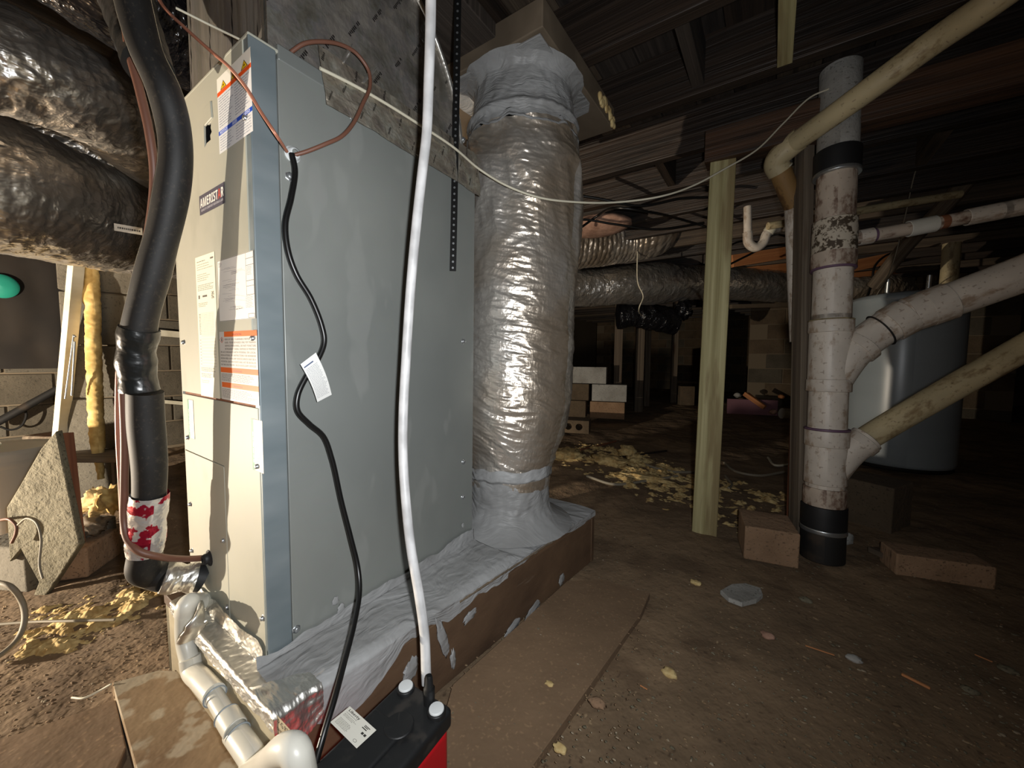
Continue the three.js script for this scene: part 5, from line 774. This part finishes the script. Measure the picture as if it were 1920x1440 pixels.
// ---------------------------------------------------------------- far end of the crawl space
flex('flex_duct', 'crinkled silver flex duct under the far joists', [DP(1010, 470, 3.0), DP(1090, 462, 3.1), DP(1170, 452, 3.2), DP(1225, 440, 3.2), DP(1250, 415, 3.3)], (v) => 0.16 - 0.03 * sst(0.8, 1, v), M.foil, 0.01, [0.05, 0.2]);
flex('flex_duct', 'silver duct running along below the far crinkled duct', [DP(1000, 540, 3.4), DP(1120, 540, 3.5), DP(1160, 536, 3.5), DP(1230, 532, 3.6), DP(1330, 530, 3.8), DP(1480, 538, 4.0)], (v) => 0.155 + 0.03 * Math.exp(-((v - 0.42) ** 2) / 0.01), M.foilOld, 0.008, null);
flex('flex_duct', 'bright foil duct end above the water heater', [DP(1560, 548, 3.3), DP(1620, 543, 3.3), DP(1668, 540, 3.35), DP(1700, 560, 3.6)], 0.1, M.foil, 0.01, null);
solo('batten_strip', beam(DP(1370, 575, 3.9), DP(1480, 572, 4.0), 0.04, 0.04), M.kraft, 'long thin strip hung under the far duct', 'strip');
solo('plastic_sheet', sweep([DP(1158, 592, 3.75), DP(1195, 590, 3.75), DP(1230, 596, 3.75), DP(1268, 604, 3.8)], 0.11, { seg: 60, rs: 40, flat: 0.7, bump: (p) => 0.03 * ridge3(p.x * 9, p.y * 9, p.z * 9, 3) }), M.blackPoly, 'shiny black plastic bundle hanging at the end of a wire', 'plastic');
solo('plastic_sheet', lump(DP(1282, 580, 3.75), 0.095, 0.6, 4, V(0.8, 1, 0.8), 3), M.blackPoly, 'small shiny plastic wad right of the black bundle', 'plastic');
solo('hanging_wire', wire([DP(1194, 400, 3.2).setY(1.66), DP(1195, 470, 3.1), DP(1196, 530, 3.1), DP(1206, 556, 3.1), DP(1199, 575, 3.1), DP(1203, 592, 3.6)], 0.005, 80), M.wireWhite, 'thin pale wire hanging from the joists to the black plastic bundle', 'wire');
solo('hanging_wire', wire([DP(1732, 160, 2.0), DP(1736, 220, 2.0), DP(1732, 270, 2.05), DP(1714, 330, 2.1), DP(1695, 415, 2.2), DP(1672, 500, 2.3), DP(1640, 560, 2.6)], 0.003, 80), M.wireGrey, 'thin grey wire dangling in front of the dark deck above the water heater', 'wire');
for (const [q, l] of [[[[1085, 430], [1120, 405], [1160, 390], [1220, 398], [1290, 415], [1340, 430]], 'black cables sagging across the pink insulation'], [[[1040, 360], [1120, 372], [1200, 386], [1280, 372], [1330, 370]], 'black cable sagging under the deck behind the foil duct'], [[[1040, 425], [1090, 412], [1150, 420], [1230, 430], [1320, 418]], 'thin dark cable above the crinkled far duct'], [[[1360, 500], [1400, 480], [1440, 462], [1500, 460]], 'black cable loop under the small drain trap'], [[[1355, 470], [1380, 455], [1400, 452], [1425, 455]], 'short black cable behind the timber post'], [[[1625, 560], [1635, 530], [1640, 500], [1660, 480], [1690, 470]], 'dark cable hanging left of the slanting grey pipe']]) solo('black_cable', wire(q.map(c => DP(c[0], c[1], c[1] < 400 ? 2.05 : c[1] < 440 ? 2.4 : 2.85)), 0.0075, 60), M.cordBlack, l, 'cable');
// pink insulation batts between far joists
for (const [px, py, d, w, h, lab] of [[1120, 424, 2.6, 0.46, 0.06, 'pink insulation batt hanging between the joists behind the foil duct'], [1260, 505, 3.9, 0.3, 0.03, 'small orange insulation scrap above the lower far duct']]) { const m = solo('insulation_batt', lump(V(0, 0, 0), 1, 0.08, 4, V(w / 2, h, 0.16), 3), M.insulPink, lab, 'insulation'); m.position.copy(DP(px, py, d)); m.rotation.y = 0.1; }
// exposed orange deck boards on edge below far joists
// block pile and studs in the dark
let bi = 0; const pile = [[1078, 712, 0.2, M.block], [1100, 735, 0.2, M.blockWhite], [1118, 740, 0.2, M.blockWhite], [1072, 770, 0.3, M.block], [1112, 772, 0.3, M.blockBrown]];
{ const P0 = FL(1095, 792); const F = (i, x, y, z, m, l, tr = 0.3) => { const g = rbox(0.38, 0.19, 0.19, 0.006); const o = solo('concrete_block', g, m, l, 'block'); o.position.set(P0.x + x, y, P0.z + z); o.rotation.y = tr; };
  F(0, -0.22, 0.14, -0.1, M.block, 'grey block at the bottom left of the far block pile'); F(1, 0.19, 0.14, -0.22, M.blockBrown, 'brown block at the bottom right of the far block pile'); F(2, -0.2, 0.335, -0.12, M.block, 'grey block in the middle left of the far block pile', 0.34); F(3, 0.2, 0.335, -0.24, M.blockWhite, 'whitish block in the middle right of the far block pile', 0.32); F(4, -0.02, 0.53, -0.2, M.blockWhite, 'whitish speckled block on top of the far block pile', 0.28);
  const hb = thing('hollow_block', 'hollow concrete block lying in front of the far block pile', 'block', null, FL(1068, 812)); hb.position.y = 0.02; hb.rotation.y = 0.3; const sh = new THREE.Shape([[-.19, 0], [.19, 0], [.19, .12], [-.19, .12]].map(q => new THREE.Vector2(...q))); for (const x of [-0.1, 0, 0.1]) { const h = new THREE.Path(); h.absarc(x, 0.06, 0.032, 0, 6.283); sh.holes.push(h); } obj('block', uvBox(new THREE.ExtrudeGeometry(sh, { depth: 0.19, bevelEnabled: false }).translate(0, 0, -0.1)), M.block, hb); }
for (const [px, z, w, l] of [[1157, 4.6, 0.09, 'left dark stud of the pair under the far ducts'], [1197, 4.9, 0.1, 'right dark stud of the pair under the far ducts'], [1212, 5.2, 0.07, 'thin stud behind the right dark stud'], [1262, 5.6, 0.08, 'dark stud left of the timber post far back']]) { const p = DP(px, 740, z); solo('far_stud', beam(V(p.x, -0.02, p.z), V(p.x, 1.655, p.z), w, w, 0.4), M.studGrey, l, 'stud'); }
{ const p = FL(1285, 772); const m = solo('concrete_block', rbox(0.19, 0.26, 0.12, 0.006), M.block, 'upright block alone on the dirt left of the timber post', 'block'); m.position.set(p.x, 0.13 + gh(p.x, p.z), p.z); m.rotation.y = 0.5; }
{ const p = DP(1428, 776, 4.2), q = FL(1362, 784), s = FL(1456, 790); const m = solo('pink_board', beam(V(q.x, gh(q.x, q.z) + 0.09, q.z), V(s.x, gh(s.x, s.z) + 0.09, s.z), 0.06, 0.18), M.pinkBoard, 'long purplish board lying on edge between the post and the stud', 'board');
  solo('orange_stick', beam(DP(1396, 738, 4.6), DP(1434, 764, 4.4), 0.035, 0.05), M.orangeWood, 'orange wooden offcut leaning on the purplish board', 'stick');
  solo('orange_stick', beam(DP(1402, 738, 4.62), DP(1420, 752, 4.5), 0.03, 0.03), M.orangeWood, 'small pale offcut above the leaning orange stick', 'stick');
  for (const [x, y, r, l, mt] of [[1383, 741, 0.04, 'grey rubble lump left of the orange stick', M.blockWhite], [1440, 757, 0.03, 'small rubble bit above the purplish board', M.insul], [1465, 744, 0.035, 'round orange rubble bit near the far wall', M.orangeWood], [1450, 754, 0.04, 'flat pale rubble bit behind the purplish board', M.blockWhite], [1390, 752, 0.05, 'brown rubble lump under the orange stick', M.blockBrown], [1450, 772, 0.035, 'pink round patch on the purplish board', M.insulPink]]) { const o = solo('rubble', lump(V(0, 0, 0), r, 0.5, 2, V(1, 0.8, 1)), mt, l, 'rubble'); o.position.copy(DP(x, y, y > 765 ? 4.1 : 4.7)); }
  solo('plastic_bottle', pipe(DP(1466, 775, 4.3), DP(1490, 778, 4.3), 0.06, 20), M.clear, 'clear plastic bottle lying beside the purplish board', 'bottle');
}
// roots and cables on the far ground
for (const [q, l, m] of [[[[1358, 868], [1382, 884], [1420, 890], [1470, 884]], 'pale cable curving on the dirt right of the timber post', M.wireGrey], [[[1180, 862], [1220, 880], [1262, 886], [1310, 884]], 'pale root on the dirt left of the timber post', M.wireGrey], [[[1100, 900], [1150, 912], [1210, 905], [1270, 896]], 'thin root at the edge of the yellow insulation', M.wireGrey], [[[1130, 868], [1180, 862], [1225, 852], [1250, 846]], 'dark stick lying across the yellow insulation', M.joist], [[[1360, 890], [1372, 905], [1366, 915]], 'short root tip by the foot of the timber post', M.wireGrey], [[[1088, 848], [1120, 838], [1155, 828]], 'brown stick behind the yellow insulation', M.woodRust], [[[1440, 856], [1455, 870], [1488, 868]], 'pale looped wire by the added stake', M.wireWhite]]) solo('ground_root', wire(q.map(c => { const p = FL(c[0], c[1], 0); p.y = gh(p.x, p.z) + 0.008; return p; }), 0.008, 50), m, l, 'root');
// ---------------------------------------------------------------- loose litter
tuft(1175, 862, 0, 0.06, 'large yellow insulation chunk on the far dirt', M.insul, true); tuft(1190, 876, 0, 0.05, 'second yellow insulation chunk beside the large one', M.insul, true); tuft(1062, 868, 0, 0.09, 'pile of yellow insulation at the foot of the foil duct', M.insul, true, V(1.2, 0.5, 1)); tuft(1210, 905, 0, 0.05, 'flat strip of yellow insulation among roots', M.insul, true, V(2.6, 0.4, 0.7)); tuft(1140, 880, 0, 0.07, 'wide clump of yellow insulation on the far dirt', M.insul, true, V(1.6, 0.5, 1));
{ const shreds = (n, fn, name, label, mat) => { const g = []; for (let i = 0; i < n; i++) { const [px, py, r] = fn(); const p = FL(px, py); p.y = gh(p.x, p.z) + r * 0.25; g.push(lump(p, r, 1.0, 1, V(rr(0.8, 2.2), 0.42, rr(0.6, 1.4)), 2.5)); } const m = obj(name, g, mat); stuff(m, label, 'insulation'); };
  const litter = (cx, cz, rx, rz, rot, nu, nv, amp, lift, label) => { const c = Math.cos(rot), s = Math.sin(rot); const g = grid(nu, nv, (u, v) => { const a = (u - 0.5) * 2, b = (v - 0.5) * 2, x = cx + c * a * rx - s * b * rz, zz = cz + s * a * rx + c * b * rz; const edge = Math.max(Math.abs(a), Math.abs(b)) ** 3; const n = fbm3(x * 17, 4.2, zz * 17, 4) + 0.5 * ridge3(x * 42, 1.1, zz * 42, 2) * 0.5 + 0.35 * fbm3(x * 4, 8.8, zz * 4, 2); return V(x, gh(x, zz) + amp * (n - lift - 0.7 * edge), zz); }, (u, v, p) => [p.x, p.z]); stuff(obj('insulation_shreds', g, M.insul), label, 'insulation'); };
  { const a = FL(20, 1195), b = FL(330, 1105), m = a.clone().lerp(b, 0.5), L = a.distanceTo(b) / 2; litter(m.x, m.z, L * 1.15, 0.17, Math.atan2(b.z - a.z, b.x - a.x), 260, 130, 0.032, 0.0, 'yellow insulation shreds strewn over the dirt at the left'); }
  { const m = FL(1190, 880); litter(m.x + 0.05, m.z, 1.05, 0.5, 0.35, 360, 220, 0.045, 0.06, 'yellow insulation shreds strewn over the far dirt behind the duct'); }
  const chips = (n, fn, label, mats) => { const lists = mats.map(() => []); for (let i = 0; i < n; i++) { const [px, py, r] = fn(i); const p = FL(px, py); p.y = Math.max(gh(p.x, p.z), (px < 1200 && px > 840 && py > 1100) ? 0.010 : -1) + r * 0.2; lists[i % mats.length].push(lump(p, r, 0.5, 0, V(rr(0.7, 2), 0.5, rr(0.7, 1.5)), 2)); } lists.forEach((l, i) => stuff(obj('dirt_crumbs', l, mats[i]), label[i], 'debris')); };
  chips(2200, () => { const py = 940 + 520 * Math.pow(rnd(), 0.9); return [840 + 1120 * rnd(), py, rr(0.001, 0.0028)]; }, ['brown dirt crumbs over the ground at the right', 'pale stone crumbs over the ground at the right', 'tan dirt crumbs over the ground at the right'], [M.boardDirty, M.stone, M.slabMottled]);
  chips(160, () => { const t = rnd(); return [1480 + 460 * rnd(), 1180 + 270 * t, rr(0.0015, 0.0042)]; }, ['pale pebbles scattered over the dirt in the right foreground', 'tan pebbles scattered over the dirt in the right foreground'], [M.stone, M.slabMottled]);
  chips(700, () => [-20 + 380 * rnd(), 1130 + 330 * rnd(), rr(0.001, 0.003)], ['brown dirt crumbs over the ground at the left', 'tan dirt crumbs over the ground at the left'], [M.boardDirty, M.slabMottled]);
  for (const [x, y, r, mt, l] of [[1256, 1258, 0.012, M.insul, 'yellow foam crumb on the dirt in front of the muddy board edge'], [1440, 1188, 0.012, M.insulPink, 'pinkish plaster bit on the dirt in front of the stone flake'], [1095, 1100, 0.016, M.blockWhite, 'white plaster chip near the far corner of the base box'], [1112, 1093, 0.01, M.insul, 'yellow foam crumb beside the white plaster chip'], [1305, 1090, 0.012, M.insul, 'yellow foam crumb on the trodden dirt left of the stone flake'], [1030, 1292, 0.007, M.insul, 'pale foam crumb on the large muddy board'], [1120, 1330, 0.012, M.blockBrown, 'brown clod at the edge of the large muddy board'], [1600, 1230, 0.012, M.blockWhite, 'whitish pebble on the dirt below the cap block'], [1890, 1250, 0.012, M.stone, 'pale stone at the far right of the dirt'], [1050, 1415, 0.009, M.insul, 'pale foam crumb at the foot of the muddy board'], [1510, 1120, 0.012, M.stone, 'flat pebble right of the stone flake'], [1820, 1290, 0.01, M.stone, 'pale pebble below the long splinter']]) { const p = FL(x, y); const o = solo('litter_bit', lump(V(0, 0, 0), r, 0.5, 2, V(1.4, 0.6, 1)), mt, l, 'debris'); o.position.set(p.x, Math.max(gh(p.x, p.z), x < 1200 && x > 840 && y > 1120 ? 0.01 : -1) + r * 0.3, p.z); }
  for (const [a, b, w, l] of [[[1690, 1262], [1745, 1288], 0.008, 'orange wood splinter lying on the dirt'], [[1828, 1220], [1862, 1236], 0.004, 'thin pale splinter near the right end of the dirt'], [[1510, 1208], [1565, 1226], 0.004, 'brown twig on the dirt in the middle'], [[1200, 1282], [1214, 1290], 0.003, 'tiny white nail on the dirt beside the muddy board']]) { const p = FL(...a), q = FL(...b); p.y = gh(p.x, p.z) + 0.006; q.y = gh(q.x, q.z) + 0.006; solo('splinter', beam(p, q, w, w * 0.6), M.orangeWood, l, 'splinter'); }
}
// ---------------------------------------------------------------- the two lamps that light the place (both outside the frame)
{ const Lm = thing('work_lamp', 'bare bulb work lamp standing on the ground left of the cabinet', 'lamp', null, V(LAMP.x, 0, LAMP.z));
  const bulb = obj('bulb', turned([[0, -0.055], [0.014, -0.05], [0.016, -0.03], [0.03, 0], [0.032, 0.012], [0.026, 0.032], [0, 0.042]], V(0, LAMP.y, 0), V(0, 1, 0), 24), new THREE.MeshStandardMaterial({ color: 0xffffff, emissive: LAMP_COLOR, emissiveIntensity: 6 }), Lm); bulb.castShadow = false;
  obj('socket', turned([[0.016, -0.11], [0.018, -0.11], [0.018, -0.05], [0.014, -0.048]], V(0, LAMP.y, 0), V(0, 1, 0), 18), M.rubber, Lm); obj('stem', pipe(V(0, 0.012, 0), V(0, LAMP.y - 0.1, 0), 0.01, 12), M.zinc, Lm); obj('foot', turned([[0, 0.014], [0.06, 0.012], [0.075, 0], [0, 0]].reverse(), V(0, 0, 0), V(0, 1, 0), 28), M.rubber, Lm); }
{ const T = thing('led_torch', 'small led torch held beside the camera', 'torch', null, flashPos.clone().addScaledVector(camFwd, -0.012)); const k = camFwd.clone();
  obj('barrel', turned([[0, -0.07], [0.009, -0.07], [0.009, -0.02], [0.012, 0], [0.010, 0.004], [0, 0.004]], V(0, 0, 0), k, 20), M.strapBlack, T); obj('led', turned([[0, 0.0052], [0.007, 0.0052], [0.007, 0.0045]], V(0, 0, 0), k, 20), new THREE.MeshStandardMaterial({ color: 0xffffff, emissive: FLASH_COLOR, emissiveIntensity: 3 }), T); }
renderer.render(scene, camera);
